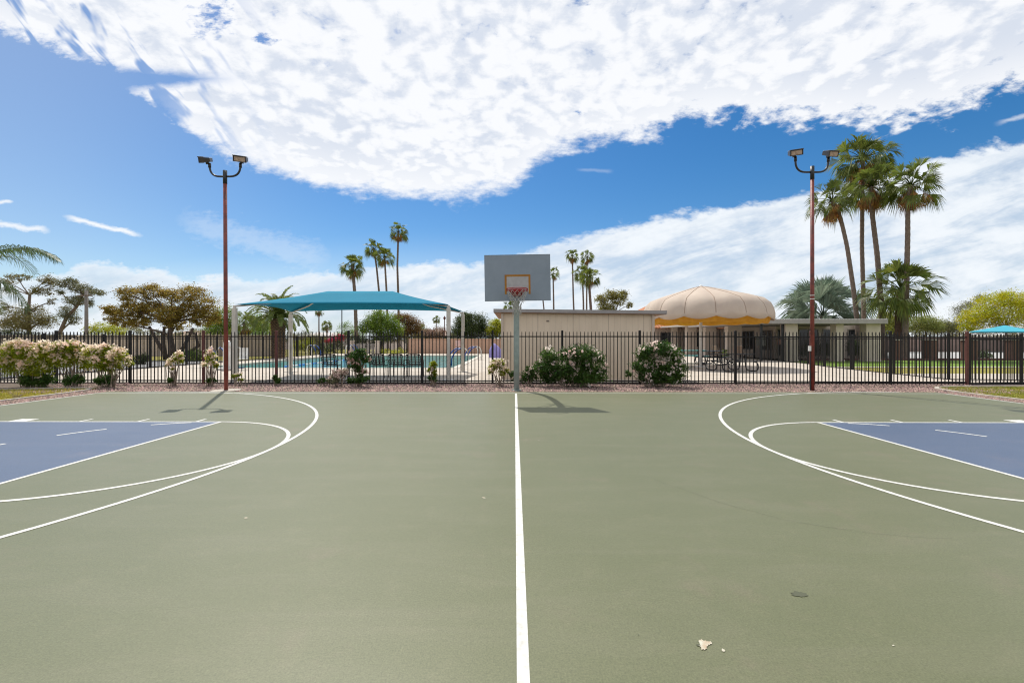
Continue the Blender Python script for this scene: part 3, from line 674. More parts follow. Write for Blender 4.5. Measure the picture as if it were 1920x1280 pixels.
# ------------------------------------------------------------------ big scalloped canvas umbrella
def big_umbrella():
    c = W(1314, 22.3, z=ZD); root = thing('giant_umbrella', 'huge beige canvas umbrella with scalloped edge, behind the storage shed', 'umbrella', c)
    SK = lambda r_: .26*r_/3.1                                   # the canvas leans a little to the right
    NS = 14; sub = 8; Rr = 3.22; top = 2.68+1.36; hem = 2.68
    prof = [(0, 4.06), (.5, 3.95), (1.2, 3.76), (2.0, 3.52), (2.6, 3.30), (2.84, 3.06), (2.95, 2.82), (3.00, 2.58), (2.99, 2.38)]
    canv = material('beige_canvas', (.60, .50, .41), .85, (.55, .45, .37), 1.8, 4, .15, 5, trans=.16, tcol=(.62, .40, .20))
    m = MB(); P = []; nA = NS*sub
    rot = R(-2.4)
    for j, (r_, z_) in enumerate(prof):
        for i in range(nA):
            t = (i % sub)/sub; a = 2*math.pi*i/nA+rot
            bl = math.sin(math.pi*t)                                  # cloth bellies between the ribs
            f = min(1, j/5)
            rr = r_*(1+.040*bl*f-.022*f); zz = z_+.05*bl*f
            if j >= 6: zz -= (j-5)*.012
            if j == len(prof)-1: zz = z_ - .14*bl+.05; rr = r_*(1+.018*bl)
            P.append((rr*math.cos(a)+SK(r_), rr*math.sin(a), zz))
    fs = []
    for j in range(len(prof)-1):
        for i in range(nA): k_ = (i+1) % nA; fs.append((j*nA+i, (j+1)*nA+i, (j+1)*nA+k_, j*nA+k_))
    m.add(P, fs)
    o = m.build('canvas', canv, root, smooth=True); sd = o.modifiers.new('cloth', 'SOLIDIFY'); sd.thickness = .006; sd.offset = 0
    m = MB()
    for i in range(NS):
        a = 2*math.pi*i/NS+rot
        m.tube([Vector((r_*(1-.022*min(1, j/5))*math.cos(a)+SK(r_), r_*(1-.022*min(1, j/5))*math.sin(a), z_+.004-(max(0, j-5)*.012))) for j, (r_, z_) in enumerate(prof[:-1])], .020, 5)
    m.build('seam', material('seam_tape', (.33, .24, .18), .85), root)
    for i in range(NS):
        a = 2*math.pi*i/NS+rot; m = MB()
        m.tube([Vector((r_*.95*math.cos(a)+SK(r_), r_*.95*math.sin(a), z_-.09)) for r_, z_ in prof[1:-1]], .016, 6)
        m.tube([Vector((.08*math.cos(a), .08*math.sin(a), 2.75)), Vector((1.7*math.cos(a), 1.7*math.sin(a), 3.47))], .012, 5)
        m.build('rib', mt_white, root)
    # orange yellow ring under the dome; glow through the canvas put into its colour
    m = MB(); P = []
    for i in range(nA):
        a = 2*math.pi*i/nA+rot; t = (i % sub)/sub; w = math.sin(math.pi*t)
        P += [(2.87*math.cos(a)+.26, 2.87*math.sin(a), 2.50), (2.77*math.cos(a)+.26, 2.77*math.sin(a), 2.20-.05*w)]
    m.add(P, [(2*i, 2*i+1, 2*((i+1) % nA)+1, 2*((i+1) % nA)) for i in range(nA)])
    m.build('underside_glow', material('painted_cloth_glow', (.80, .42, .05), .85, (.70, .33, .04), 4, 3, trans=.5), root, smooth=True)
    m = MB(); m.tube([(0, 0, 0), (0, 0, 4.0)], .075, 16); m.tube([(0, 0, 4.0), (0, 0, 4.12)], [.12, .05], 12); m.tube([(0, 0, 2.66), (0, 0, 2.84)], .13, 12); m.build('pole', mt_white, root, smooth=True)
    m = MB(); m.box((0, 0, .02), (.5, .5, .04)); m.build('base_plate', mt_white, root)
big_umbrella()

# ------------------------------------------------------------------ storage shed
def shed():
    D0 = 15.3; a = W(943, D0); b_ = W(1222.5, D0); zl = HC+(HY-587)/F*D0; zr = HC+(HY-590)/F*D0
    root = thing('storage_shed', 'beige storage shed with a low flat roof behind the basketball hoop', 'shed', (a.x, a.y, ZD))
    Lx = b_.x-a.x; dep = 4.2; H1, H2 = zl-ZD, zr-ZD
    m = bpy.data.materials.new('grooved_siding'); m.use_nodes = True; N, M = nodes_of(m.node_tree)
    tc = N('ShaderNodeTexCoord').outputs['Object']; x = N('ShaderNodeSeparateXYZ', i={0: tc}).outputs[0]
    g1 = M('LESS_THAN', M('FRACT', M('MULTIPLY', x, 1/.203)), .055); g2 = M('LESS_THAN', M('FRACT', M('MULTIPLY', M('ADD', x, .02), 1/1.22)), .012)
    n = N('ShaderNodeTexNoise', i={0: N('ShaderNodeMapping', i={0: tc, 3: (2, 2, .5)}).outputs[0], 'Scale': 1.5, 'Detail': 6, 'Roughness': .65}).outputs[0]
    c = N('ShaderNodeMix', data_type='RGBA', i={'Factor': smooth(N, n, .3, .7), 6: (.68, .55, .41, 1), 7: (.75, .61, .46, 1)}).outputs[2]
    c = N('ShaderNodeMix', data_type='RGBA', i={'Factor': M('MULTIPLY', M('MAXIMUM', M('MULTIPLY', g1, .35), g2), .6), 6: c, 7: (.27, .20, .16, 1)}).outputs[2]
    bp = N('ShaderNodeBump', i={'Strength': .5, 'Distance': .008, 'Height': M('SUBTRACT', 1.0, g1)}).outputs[0]
    N('ShaderNodeOutputMaterial', i={0: N('ShaderNodeBsdfPrincipled', i={'Base Color': c, 'Roughness': .8, 'Normal': bp}).outputs[0]})
    w = MB(); w.add([(0, 0, 0), (Lx, 0, 0), (Lx, dep, 0), (0, dep, 0), (0, 0, H1), (Lx, 0, H2), (Lx, dep, H2), (0, dep, H1)], [(3, 2, 1, 0), (4, 5, 6, 7), (0, 1, 5, 4), (1, 2, 6, 5), (2, 3, 7, 6), (3, 0, 4, 7)])
    w.build('wall', m, root)
    cm = material('corner_trim', (.56, .46, .37), .8)
    for xx, hh in ((-.022, H1), (Lx+.022, H2)): t = MB(); t.box((xx, -.022, hh/2), (.085, .085, hh-.02)); t.build('corner_board', cm, root)
    def slab(x0, x1, y0, y1, t0, t1):
        z = lambda xx: H1+(H2-H1)*xx/Lx
        P = [(x0, y0, z(x0)+t0), (x1, y0, z(x1)+t0), (x1, y1, z(x1)+t0), (x0, y1, z(x0)+t0), (x0, y0, z(x0)+t1), (x1, y0, z(x1)+t1), (x1, y1, z(x1)+t1), (x0, y1, z(x0)+t1)]
        return P, [(3, 2, 1, 0), (4, 5, 6, 7), (0, 1, 5, 4), (1, 2, 6, 5), (2, 3, 7, 6), (3, 0, 4, 7)]
    m_ = MB(); m_.add(*slab(-.32, Lx+.45, -.18, dep+.3, .02, .135)); ro = m_.build('roof', mt_fascia, root)
    m_ = MB(); m_.add(*slab(-.30, Lx+.43, -.16, dep+.28, .004, .018)); m_.build('soffit', mt_soff, ro)
    fm = material('old_fitting', (.20, .16, .13), .7)
    for c_, d_ in (((1.55, -.012, 2.02), (.09, .02, .045)), ((2.55, -.012, 1.2), (.07, .02, .10))): m_ = MB(); m_.box(c_, d_); m_.build('wall_fitting', fm, root)
shed()

# ------------------------------------------------------------------ clubhouse
def clubhouse():
    root = thing('clubhouse', 'low tan clubhouse with square columns, flat grey patio roof and terracotta roof behind', 'building', (15, 28, 0))
    o = Vector((15, 28, 0))
    def B(mb, x0, x1, y0, y1, z0, z1, mi=0): mb.span(x0-o.x, x1-o.x, y0-o.y, y1-o.y, z0, z1, mi)
    def col(px, D, w, zt, dpt=.55):
        p = W(px, D); m = MB(); wd = w/F*D; B(m, p.x-wd/2, p.x+wd/2, p.y, p.y+dpt, -.08, zt); B(m, p.x-wd/2-.04, p.x+wd/2+.04, p.y-.04, p.y+dpt+.04, -.08, .06); m.build('column', mt_stucco, root, bevel=.01)
    # main body
    m = MB(); B(m, 20.6, 33, 41.0, 54, -.1, 2.6); B(m, 19.8, 28, 33.6, 41.0, -.1, 2.45); m.build('wall', mt_stucco, root)
    m = MB(); B(m, 14.2+.0, 23.65, 28.1, 36.2, 2.36, 2.63); ro = m.build('patio_roof', mt_fascia, root, bevel=.006)
    m = MB()
    for i in range(46): xx = 14.3+i*.205; B(m, xx, xx+.09, 28.12, 36.0, 2.633, 2.665)
    m.build('corrugation', material('pale_roof_metal', (.50, .48, .46), .5), ro)
    m = MB(); B(m, 14.35, 19.9, 36.3, 50.5, 2.50, 2.62); m.build('gallery_roof', material('pale_fascia', (.52, .49, .46), .7), root)
    for px, D, w in ((1266, 42.5, 9), (1297.5, 39.0, 18), (1333, 36.6, 20), (1378, 33.0, 26)): col(px, D, w, 2.5 if D > 36.3 else 2.36)
    for px, D, w in ((1484.5, 28.4, 23), (1575, 28.4, 14), (1638, 28.4, 27)): col(px, D, w, 2.36)
    # slender patio posts
    for px in (1427, 1467): 
        p = W(px, 28.6); m = MB(); B(m, p.x-.06, p.x+.06, p.y-.06, p.y+.06, -.08, 2.36); m.build('patio_post', mt_blk, root)
    # windows and doors in the wall under the patio and gallery
    def win(x0, x1, y, z0, z1, axis='x', bars=1):
        m = MB(); t = .06
        if axis == 'x':
            for a in ((x0, x1, z0, z0+t), (x0, x1, z1-t, z1), (x0, x0+t, z0+t, z1-t), (x1-t, x1, z0+t, z1-t)): B(m, a[0], a[1], y-.05, y-.003, a[2], a[3])
            for q in range(1, bars+1): xx = x0+(x1-x0)*q/(bars+1); B(m, xx-.02, xx+.02, y-.045, y-.004, z0+t, z1-t)
            f = m.build('window', mt_frame, root); m = MB(); B(m, x0+t, x1-t, y-.02, y-.002, z0+t, z1-t); m.build('pane', mt_glass, f)
        else:
            for a in ((x0, x1, z0, z0+t), (x0, x1, z1-t, z1), (x0, x0+t, z0+t, z1-t), (x1-t, x1, z0+t, z1-t)): B(m, y-.05, y-.003, a[0], a[1], a[2], a[3])
            for q in range(1, bars+1): xx = x0+(x1-x0)*q/(bars+1); B(m, y-.045, y-.004, xx-.02, xx+.02, z0+t, z1-t)
            f = m.build('window', mt_frame, root); m = MB(); B(m, y-.02, y-.002, x0+t, x1-t, z0+t, z1-t); m.build('pane', mt_glass, f)
    for x0, x1 in ((19.9, 21.2), (21.5, 23.0), (23.3, 24.8), (25.2, 27.6)): win(x0, x1, 33.6, .1, 2.15)
    for y0, y1 in ((34.0, 35.6), (36.6, 38.4), (39.0, 40.6)): win(y0, y1, 19.8, .5, 2.1, 'y')
    for x0, x1 in ((17.9, 19.2),): pass
    for y0, y1 in ((42, 43.6), (44.5, 46.3), (47.2, 49.2)): win(y0, y1, 20.6, .4, 2.1, 'y')
    # terracotta hip roof
    m = MB(); x0, x1, y0, y1, ez, rz = 10.4, 24.2, 43.5, 56, 2.55, 5.9
    q = 6.0
    P = [(x0, y0, ez), (x1, y0, ez), (x1, y1, ez), (x0, y1, ez), (x0+q, (y0+y1)/2, rz), (x1-q, (y0+y1)/2, rz), (x0, y0, ez-.12), (x1, y0, ez-.12), (x1, y1, ez-.12), (x0, y1, ez-.12)]
    m.add([(a-o.x, b__-o.y, c_) for a, b__, c_ in P], [(0, 1, 5, 4), (1, 2, 5), (2, 3, 4, 5), (3, 0, 4), (0, 6, 7, 1), (1, 7, 8, 2), (2, 8, 9, 3), (3, 9, 6, 0), (9, 8, 7, 6)])
    tm = bpy.data.materials.new('terracotta_tiles'); tm.use_nodes = True; N, M = nodes_of(tm.node_tree)
    tc = N('ShaderNodeTexCoord').outputs['Object']; xx = N('ShaderNodeSeparateXYZ', i={0: tc}).outputs[0]
    wv = M('SINE', M('MULTIPLY', xx, 2*math.pi/.30)); n = N('ShaderNodeTexNoise', i={0: tc, 'Scale': 4.0, 'Detail': 4}).outputs[0]
    c = N('ShaderNodeMix', data_type='RGBA', i={'Factor': n, 6: (.52, .20, .085, 1), 7: (.38, .15, .07, 1)}).outputs[2]
    N('ShaderNodeOutputMaterial', i={0: N('ShaderNodeBsdfPrincipled', i={'Base Color': c, 'Roughness': .85, 'Normal': N('ShaderNodeBump', i={'Strength': .8, 'Distance': .06, 'Height': wv}).outputs[0]}).outputs[0]})
    m.build('tile_roof', tm, root)
    m = MB(); B(m, 12.0, 20.6, 44.5, 54, -.1, 2.43); m.build('rear_wall', mt_stucco, root)
    for x0, x1 in ((12.6, 13.8), (14.6, 16.2), (17.0, 18.8)): win(x0, x1, 44.5, .6, 2.1)
    # notices and a red sign under the patio roof
    m = MB()
    for px in (1423, 1430): p = W(px, 32.4); B(m, p.x-.11, p.x+.11, 32.42, 32.44, 1.22, 1.52)
    p = W(1426, 32.4); B(m, p.x-.35, p.x+.35, 32.44, 32.50, .9, 1.62); m.build('notice_board', material('notice_paper', (.55, .53, .50), .8), root)
    p = W(1465, 31.5); m = MB(); B(m, p.x-.32, p.x+.32, p.y, p.y+.03, 1.0, 1.45); m.build('red_sign', material('red_sign_paint', (.40, .10, .09), .6, (.5, .3, .28), 9, 2), root)
clubhouse()

# ------------------------------------------------------------------ walls, pillars, far houses
def block_wall(name, label, a, b_, h, z0, mt, th=.2, cap=True, parts=()):
    a = Vector(a); b_ = Vector(b_); d = b_-a; L = d.length
    root = thing(name, label, 'wall', (a.x, a.y, z0), math.atan2(d.y, d.x))
    m = MB(); m.span(0, L, 0, th, 0, h)
    for i in range(int(L/3.2)+1): m.span(i*3.2, i*3.2+.28, -.03, th+.03, 0, h+.002)
    m.build('wall', mt, root)
    if cap: m = MB(); m.span(-.03, L+.03, -.05, th+.05, h+.004, h+.06); m.build('coping', mt_curb if cap is True else cap, root)
    return root
bw = block_wall('block_wall', 'reddish tan block wall behind the pool, left of the storage shed', (-10.4, 43.3), (1.5, 43.3), 1.42, -.04, mt_wallp, cap=mt_wallp)
m = MB(); q = W(859, 43.2); m.box((q.x+10.4, -.02, 1.0), (.55, .02, .62)); m.build('pink_sign', material('pink_sign', (.62, .34, .30), .6, (.66, .5, .45), 14, 2), bw)
block_wall('block_wall', 'long grey tan block wall beyond the bronze leaved tree', (-70, 38.5), (-20.5, 38.5), 1.80, -.1, mt_wallg)
block_wall('block_wall', 'brown pink boundary wall beyond the street on the right', (24.5, 52.5), (95, 52.5), 1.75, -.1, material('brown_pink_wall', (.30, .21, .175), .92, (.25, .17, .145), 1.2, 4))
pill = []
for i, (px, w, col_) in enumerate(((1680, 10, 'brown brick pillar just left of the thick short palm'), (1742, 15, 'brown brick pillar between the thick palm and the corner post'), (1817, 16, 'brown brick pillar below the left tip of the blue shade'), (1897, 15, 'brown brick pillar below the peak of the blue shade'))):
    p = W(px, 30.6); wd = w/F*30.6
    root = thing('brick_pillar', col_, 'pillar', (p.x, p.y, -.1), group='brick pillars along the right hand street')
    m = MB(); m.box((0, 0, .70), (wd, wd, 1.4)); m.build('shaft', mt_brick, root); m = MB(); m.box((0, 0, 1.43), (wd+.1, wd+.1, .07)); m.build('cap', mt_curb, root)
block_wall('low_wall', 'low dark wall along the far side of the right lawn', (19.8, 30.5), (60, 30.5), .16, -.1, mt_brick, cap=False)
def house(label, px0, px1, D, ridge_py, eave_py, wall_c, roof_c):
    a = W(px0, D); b_ = W(px1, D); ez = HC+(HY-eave_py)/F*D; rz = HC+(HY-ridge_py)/F*D; w = b_.x-a.x; dp = 10
    root = thing('house', label, 'house', (a.x, a.y, -.1))
    m = MB(); m.span(.4, w-.4, .4, dp-.4, 0, ez); m.build('wall', material('house_stucco', wall_c, .9), root)
    m = MB(); P = [(0, 0, ez), (w, 0, ez), (w, dp, ez), (0, dp, ez), (w*.25, dp/2, rz), (w*.75, dp/2, rz)]
    m.add(P, [(0, 1, 5, 4), (1, 2, 5), (2, 3, 4, 5), (3, 0, 4), (3, 2, 1, 0)]); m.build('roof', material('house_roof', roof_c, .85, tuple(x*.8 for x in roof_c), 2, 4), root)
    for t in (.2, .5, .75):
        m = MB(); m.span(w*t, w*t+1.4, .33, .395, 1.0, 2.1); m.build('window', mt_glass, root)
house('pale roofed house far behind the pool, between small palms', 560, 640, 120, 622, 629, (.45, .38, .32), (.50, .46, .43))
house('pale house with a light roof behind the blue shade canopy', 1868, 2010, 78, 625, 630, (.45, .40, .36), (.58, .56, .53))
house('tan roofed house behind the bronze tree', 290, 430, 95, 618, 628, (.40, .33, .28), (.42, .28, .22))
house('tan house beyond the block wall above the pool', 770, 850, 110, 617, 628, (.42, .33, .27), (.36, .25, .20))

# ------------------------------------------------------------------ vegetation builders
def leaf_quads(rng, P, l, w, droop=0.0, up=None):
    n = len(P)
    t = rng.normal(size=(n, 3)); t[:, 2] = t[:, 2]*.7-droop
    t /= np.linalg.norm(t, axis=1)[:, None]
    b_ = np.cross(t, rng.normal(size=(n, 3))); b_ /= np.linalg.norm(b_, axis=1)[:, None]
    L = (l*rng.uniform(.6, 1.3, n))[:, None]/2; Wd = (w*rng.uniform(.7, 1.3, n))[:, None]/2
    return np.stack([P-t*L, P+b_*Wd, P+t*L, P-b_*Wd], 1)
def clump_points(rng, lobes, n, clump_r=.22, per=40, shell=.35):
    """lobes: (centre, (rx, ry, rz)); leaves gather in clumps spread through each lobe"""
    vol = np.array([l[1][0]*l[1][1]*l[1][2] for l in lobes])**.66; vol /= vol.sum()
    out = []
    for (c, r_), v in zip(lobes, vol):
        k_ = max(3, int(n*v/per)); d = rng.normal(size=(k_, 3)); d /= np.linalg.norm(d, axis=1)[:, None]
        rad = rng.uniform(shell, 1.0, k_)**.6; cc = np.array(c)+d*rad[:, None]*np.array(r_)
        m_ = max(1, int(n*v/k_)); cr_ = clump_r*min(r_)*rng.uniform(.6, 1.5, k_)
        p = cc[:, None]+rng.normal(size=(k_, m_, 3))*cr_[:, None, None]*np.array([1, 1, .7])
        out.append(p.reshape(-1, 3))
    return np.concatenate(out)
def px_lobes(D, L, dz=0.0, depth=.8, jit=.35, seed=0):
    r = random.Random(seed); out = []
    for l in L:
        px, py, rx, ry = l[:4]; c = W(px, D+r.uniform(-jit, jit)*rx/F*D, py); rr = rx/F*D; out.append(((c.x, c.y, c.z+dz), (rr, rr*depth, ry/F*D)))
    return out
def branchy(mb, base, joints, lobes, r0, seed, twigs=2, n=7):
    """tapered trunk through the joints, then a limb to every lobe and a few twigs in it"""
    r = random.Random(seed); pts = [Vector(base)]+[Vector(j) for j in joints]
    rad = [r0*(1-.45*i/max(1, len(pts)-1)) for i in range(len(pts))]; rad[0] *= 1.25
    mb.tube(pts, rad, n+3)
    for c, rr in lobes:
        c = Vector(c); j = min(range(1, len(pts)), key=lambda i: (pts[i]-c).length+(0 if pts[i].z < c.z+.1 else 2)); s = pts[j]
        mid = s.lerp(c, .5)+Vector((r.uniform(-.12, .12), r.uniform(-.12, .12), r.uniform(.0, .16)))*(c-s).length
        rl = rad[j]*.55
        cv = bez(s, mid, c, 5); mb.tube(cv, [rl*(1-.13*i) for i in range(6)], n)
        for _ in range(twigs):
            e = c+Vector([r.uniform(-1, 1)*q*.9 for q in rr]); s2 = cv[r.choice((3, 4, 5))]
            mb.tube(bez(s2, s2.lerp(e, .5)+Vector((0, 0, .1*rr[2])), e, 3), [rl*.4, rl*.3, rl*.2, rl*.1], 5)
def tree(name, label, cat, D, base_px, joints, lobes, mat, n, leaf=(.10, .035), r0=.16, bark=mt_bark, seed=1, per=40, clump=.24, droop=0.0, z0=-.1, depth=.8, twigs=2, group=None, flowers=None, extra=None):
    base = W(base_px, D, z=z0); root = thing(name, label, cat, base, group=group)
    LB = px_lobes(D, lobes, depth=depth, seed=seed); LB = [(tuple(np.array(c)-np.array(base)), r_) for c, r_ in LB]
    J = [W(px, D, py)-base for px, py in joints]
    m = MB(); branchy(m, (0, 0, -.05), J, LB, r0, seed, twigs); m.build('trunk', bark, root, smooth=True)
    rng = np.random.default_rng(seed); m = MB()
    P = clump_points(rng, LB, int(n*1.85), clump*1.25, per); m.quads(leaf_quads(rng, P, leaf[0]*1.05, leaf[1]*1.25, droop)); m.build('crown', mat, root)
    if flowers:
        fm, fn, fs = flowers; m = MB(); P = clump_points(rng, LB, fn, .10, 12, .75); m.quads(leaf_quads(rng, P, fs, fs*.8)); m.build('blossom', fm, root)
    return root

def palm_trunk(mb, pts, r0, r1, n=12, rings=True):
    P = [Vector(p) for p in pts]; Q = []; 
    for a, b_ in zip(P, P[1:]):
        k_ = max(2, int((b_-a).length/.22))
        for i in range(k_): Q.append(a.lerp(b_, i/k_))
    Q.append(P[-1]); N_ = len(Q); rr = []
    for i in range(N_):
        t = i/(N_-1); rr.append((r0+(r1-r0)*t)*(1.3-.3*min(1, t*14))*(1.05 if i % 2 else .97))
    # smooth the polyline
    for _ in range(6): Q = [Q[0]]+[(Q[i-1]+Q[i]*2+Q[i+1])/4 for i in range(1, N_-1)]+[Q[-1]]
    mb.tube(Q, rr, n)
def fan_leaf(mb, hub, d, size, rng, mi=0, segs=16, spread=205, droop=.35, fold=.25):
    d = d.normalized(); side = d.cross(Vector((0, 0, 1)))
    if side.length < .1: side = Vector((1, 0, 0))
    side.normalize(); side = (Matrix.Rotation(rng.uniform(-1.25, 1.25), 3, d) @ side); nrm = side.cross(d)
    V = []
    for k_ in range(segs):
        a = R(-spread/2+spread*(k_+.5)/segs); u = d*math.cos(a)+side*math.sin(a)+nrm*fold*abs(math.sin(a))
        L = size*(1-.22*abs(math.sin(a/1.1)))*rng.uniform(.88, 1.08); wv = (side*math.cos(a)-d*math.sin(a)); wd = size*math.pi*spread/180/segs*.5*.62
        m1 = hub+u*L*.60+Vector((0, 0, -droop*L*.10)); tip = hub+u*L*.97+Vector((0, 0, -droop*L*rng.uniform(.35, .75)))
        V.append([hub, m1-wv*wd*.9, m1+wv*wd*.9, hub]); V.append([m1-wv*wd*.9, tip, tip+wv*.004, m1+wv*wd*.9])
    mb.quads(np.array([[tuple(p) for p in q] for q in V]), mi)
def fan_palm_meshes(seed, R_=1.0, leaves=38, dead=16, pet=.95, size=.85, lo=-35, segs=16, skirt=.7):
    rng = random.Random(seed); m = MB(); sk = MB()
    for i in range(leaves):
        t = (i+.5)/leaves; el = R(86-(86-lo)*t**.85+rng.uniform(-12, 12)); az = i*2.39996+rng.uniform(-.35, .35)
        d = Vector((math.cos(az)*math.cos(el), math.sin(az)*math.cos(el), math.sin(el))); L = pet*(rng.uniform(.55, 1.25) if pet < 1.5 else rng.uniform(.25, 1.1))
        if t < .18: L *= .75
        hub = d*L+Vector((0, 0, -.10*L*t)); m.tube([(0, 0, 0), d*L*.5+Vector((0, 0, .03)), hub], [.024, .018, .012], 5, mi=0)
        d2 = (d+Vector((rng.uniform(-.25, .25), rng.uniform(-.25, .25), -.75*t-.05))).normalized()
        fan_leaf(m, hub, d2, size*rng.uniform(.80, 1.12), rng, 0, segs, rng.uniform(95, 165), .25+1.0*t, rng.uniform(.2, .7))
    for i in range(dead):
        el = R(rng.uniform(-75, -15)); az = i*2.39996+rng.uniform(-.3, .3); d = Vector((math.cos(az)*math.cos(el), math.sin(az)*math.cos(el), math.sin(el)))
        L = pet*rng.uniform(.30, 1.05)*skirt; hub = d*L+Vector((0, 0, -rng.uniform(.05, .55))); sk.tube([(0, 0, 0), hub], [.018, .01], 4); fan_leaf(sk, hub, (d*rng.uniform(.15, .7)+Vector((0, 0, -1))).normalized(), size*rng.uniform(.55, 1.15), rng, 0, 12, rng.uniform(50, 100), .4)
    return m, sk
protos = {}
def fan_palm(label, D, pts, crown, seed, r=(.19, .14), size=1.0, leafmat=None, dead=16, leaves=38, segs=16, lo=-35, name='fan_palm', group=None, bark=None, rz=0.0, pet=.95, ls=.85, skirt=.7):
    """pts: trunk as (px, py) from the ground up; crown: (px, py) centre"""
    base = W(pts[0][0], D, z=-.1); root = thing(name, label, 'palm tree', base, group=group)
    c = W(crown[0], D, crown[1])-base; T = [Vector((0, 0, -.05))]+[W(px, D, py)-base for px, py in pts[1:]]+[c]
    m = MB(); palm_trunk(m, T, *r); m.build('trunk', bark or mt_bark, root, smooth=True)
    key = (seed, dead, leaves, segs, lo, pet, ls, leafmat.name if leafmat else '', skirt)
    if key not in protos:
        a, b_ = fan_palm_meshes(seed, leaves=leaves, dead=dead, segs=segs, lo=lo, pet=pet, size=ls, skirt=skirt)
        o1 = a.build('crown', leafmat or lf_fan, root); o2 = b_.build('dead_fronds', mt_straw, root) if dead else None
        protos[key] = (o1, o2)
    else:
        o1, o2 = [x.copy() if x else None for x in protos[key]]
        for q in (o1, o2):
            if q: C.objects.link(q); q.parent = root
    for q in (o1, o2):
        if q: q.location = c; q.scale = (size,)*3; q.rotation_euler = (0, 0, rz)
    return root
def frond(mb, p0, d, L, rng, arch=.9, leaflet=.38, n=34, w=.022, mi=0, vee=.35, hang=.5):
    side = d.cross(Vector((0, 0, 1))).normalized(); pts = []
    v = d.normalized(); p = Vector(p0); st = L/12
    for i in range(13):
        pts.append(p.copy()); p = p+v*st; v = (v+Vector((0, 0, -arch*st/L*1.35*(.4+i/9)))).normalized()
    mb.tube(pts, [.020*(1-.07*i) for i in range(13)], 5, mi=mi)
    V = []
    for k_ in range(n):
        t = .12+.88*k_/n; f = t*12; i = min(11, int(f)); q = pts[i].lerp(pts[i+1], f-i); tg = (pts[i+1]-pts[i]).normalized(); up = side.cross(tg)
        l = leaflet*math.sin(math.pi*min(1, (t*.82+.14)))**.6*rng.uniform(.85, 1.1)
        for s in (-1, 1):
            u = (side*s+tg*.65+up*vee*rng.uniform(.3, 1.2)).normalized(); m1 = q+u*l*.5; tip = q+u*l+Vector((0, 0, -hang*l*rng.uniform(.5, 1.1))); wv = tg*w
            V.append([q-wv*.4, m1-wv, m1+wv, q+wv*.4]); V.append([m1-wv, tip, tip, m1+wv])
    mb.quads(np.array([[tuple(p_) for p_ in q_] for q_ in V]), mi)

# ------------------------------------------------------------------ palms
G1 = 'tall fan palms on the right'
fan_palm('leaning fan palm, leftmost and lowest of the four tall right palms', 33, [(1612, 668), (1606, 590), (1600, 540), (1588, 460), (1574, 400)], (1560, 376), 11, (0.17, 0.12), 1.05, dead=14, leaves=38)
fan_palm('tallest fan palm at right, straight slender trunk', 35, [(1621, 665), (1619, 560), (1616, 460), (1617, 370)], (1618, 298), 12, (0.16, 0.13), 1.42, leaves=54, dead=16, rz=.5)
fan_palm('tall fan palm with the curved trunk, just right of the tallest', 33, [(1655, 668), (1652, 570), (1645, 480), (1634, 390)], (1634, 350), 13, (0.20, 0.14), 1.2, leaves=46, dead=20)
fan_palm('tall fan palm with ringed trunk and brown skirt, rightmost', 31, [(1696, 673), (1699, 560), (1702, 440), (1702, 375)], (1708, 348), 14, (0.19, 0.13), 1.18, leaves=40, dead=18, rz=1.0)
fan_palm('short thick trunked fan palm with a dark boot covered trunk', 31.5, [(1688, 672), (1688, 600)], (1690, 543), 15, (0.34, 0.29), 1.42, leaves=52, dead=6, lo=-48, bark=material('palm_boots', (.055, .028, .018), .95, (.11, .06, .04), 9, 4, .8, 18))
# silver palm behind the patio
fan_palm('broad silvery blue palm rising behind the patio roof', 39.5, [(1545, 660), (1545, 620)], (1543, 592), 16, (0.27, 0.24), 1.42, leafmat=lf_silver, leaves=44, dead=5, segs=26, lo=-30, name='silver_palm', pet=2.0, ls=2.0)
# group beyond the pool, left
fan_palm('shortest of the four palms above the canopy, with the thickest trunk', 50, [(669, 660), (666, 560)], (661, 499), 21, (0.22, 0.16), .98, leaves=46, dead=8, lo=-50)
fan_palm('slender palm leaning left, second from left above the canopy', 64, [(716, 655), (712, 560), (706, 500)], (701, 467), 22, (0.17, 0.12), .98, leaves=34, dead=6)
fan_palm('slender palm third from left above the canopy', 62, [(728, 655), (725, 550)], (721, 482), 23, (0.17, 0.12), .98, leaves=36, dead=8)
fan_palm('tallest palm above the canopy, brown skirt under its crown', 66, [(748, 654), (747, 560), (745, 500)], (747, 435), 24, (0.19, 0.13), .98, leaves=32, dead=16)
# centre group
fan_palm('small crowned palm just right of the backboard', 75, [(1039, 652), (1038, 560)], (1037, 513), 25, (0.17, 0.11), .82, leaves=26, dead=5)
fan_palm('slim tall palm between backboard and the centre palm cluster', 80, [(1079, 652), (1075, 560)], (1073, 480), 26, (0.17, 0.12), .93, leaves=34, dead=8)
fan_palm('highest palm in the centre cluster, with a thin trunk', 82, [(1100, 652), (1100, 560)], (1101, 482), 27, (0.17, 0.12), .93, leaves=34, dead=8)
fan_palm('left lower palm in the centre cluster', 66, [(1094, 653), (1094, 570)], (1092, 512), 28, (0.15, 0.11), .98, leaves=36, dead=8)
fan_palm('right lower palm in the centre cluster, thick leaning trunk', 60, [(1109, 655), (1108, 580), (1105, 540)], (1105, 520), 29, (0.22, 0.16), 1.0, leaves=42, dead=10, lo=-45)
fan_palm('palm mostly hidden behind the backboard, thin trunk showing below it', 75, [(1023, 652), (1020, 580)], (1015, 535), 25, (0.14, 0.10), .7, leaves=26, dead=5, rz=2.)
fan_palm('low palm peeking above the shed roof left of the hoop pole', 42, [(957, 660), (957, 610)], (957, 577), 22, (0.14, 0.11), .55, leaves=34, dead=6, rz=1.)
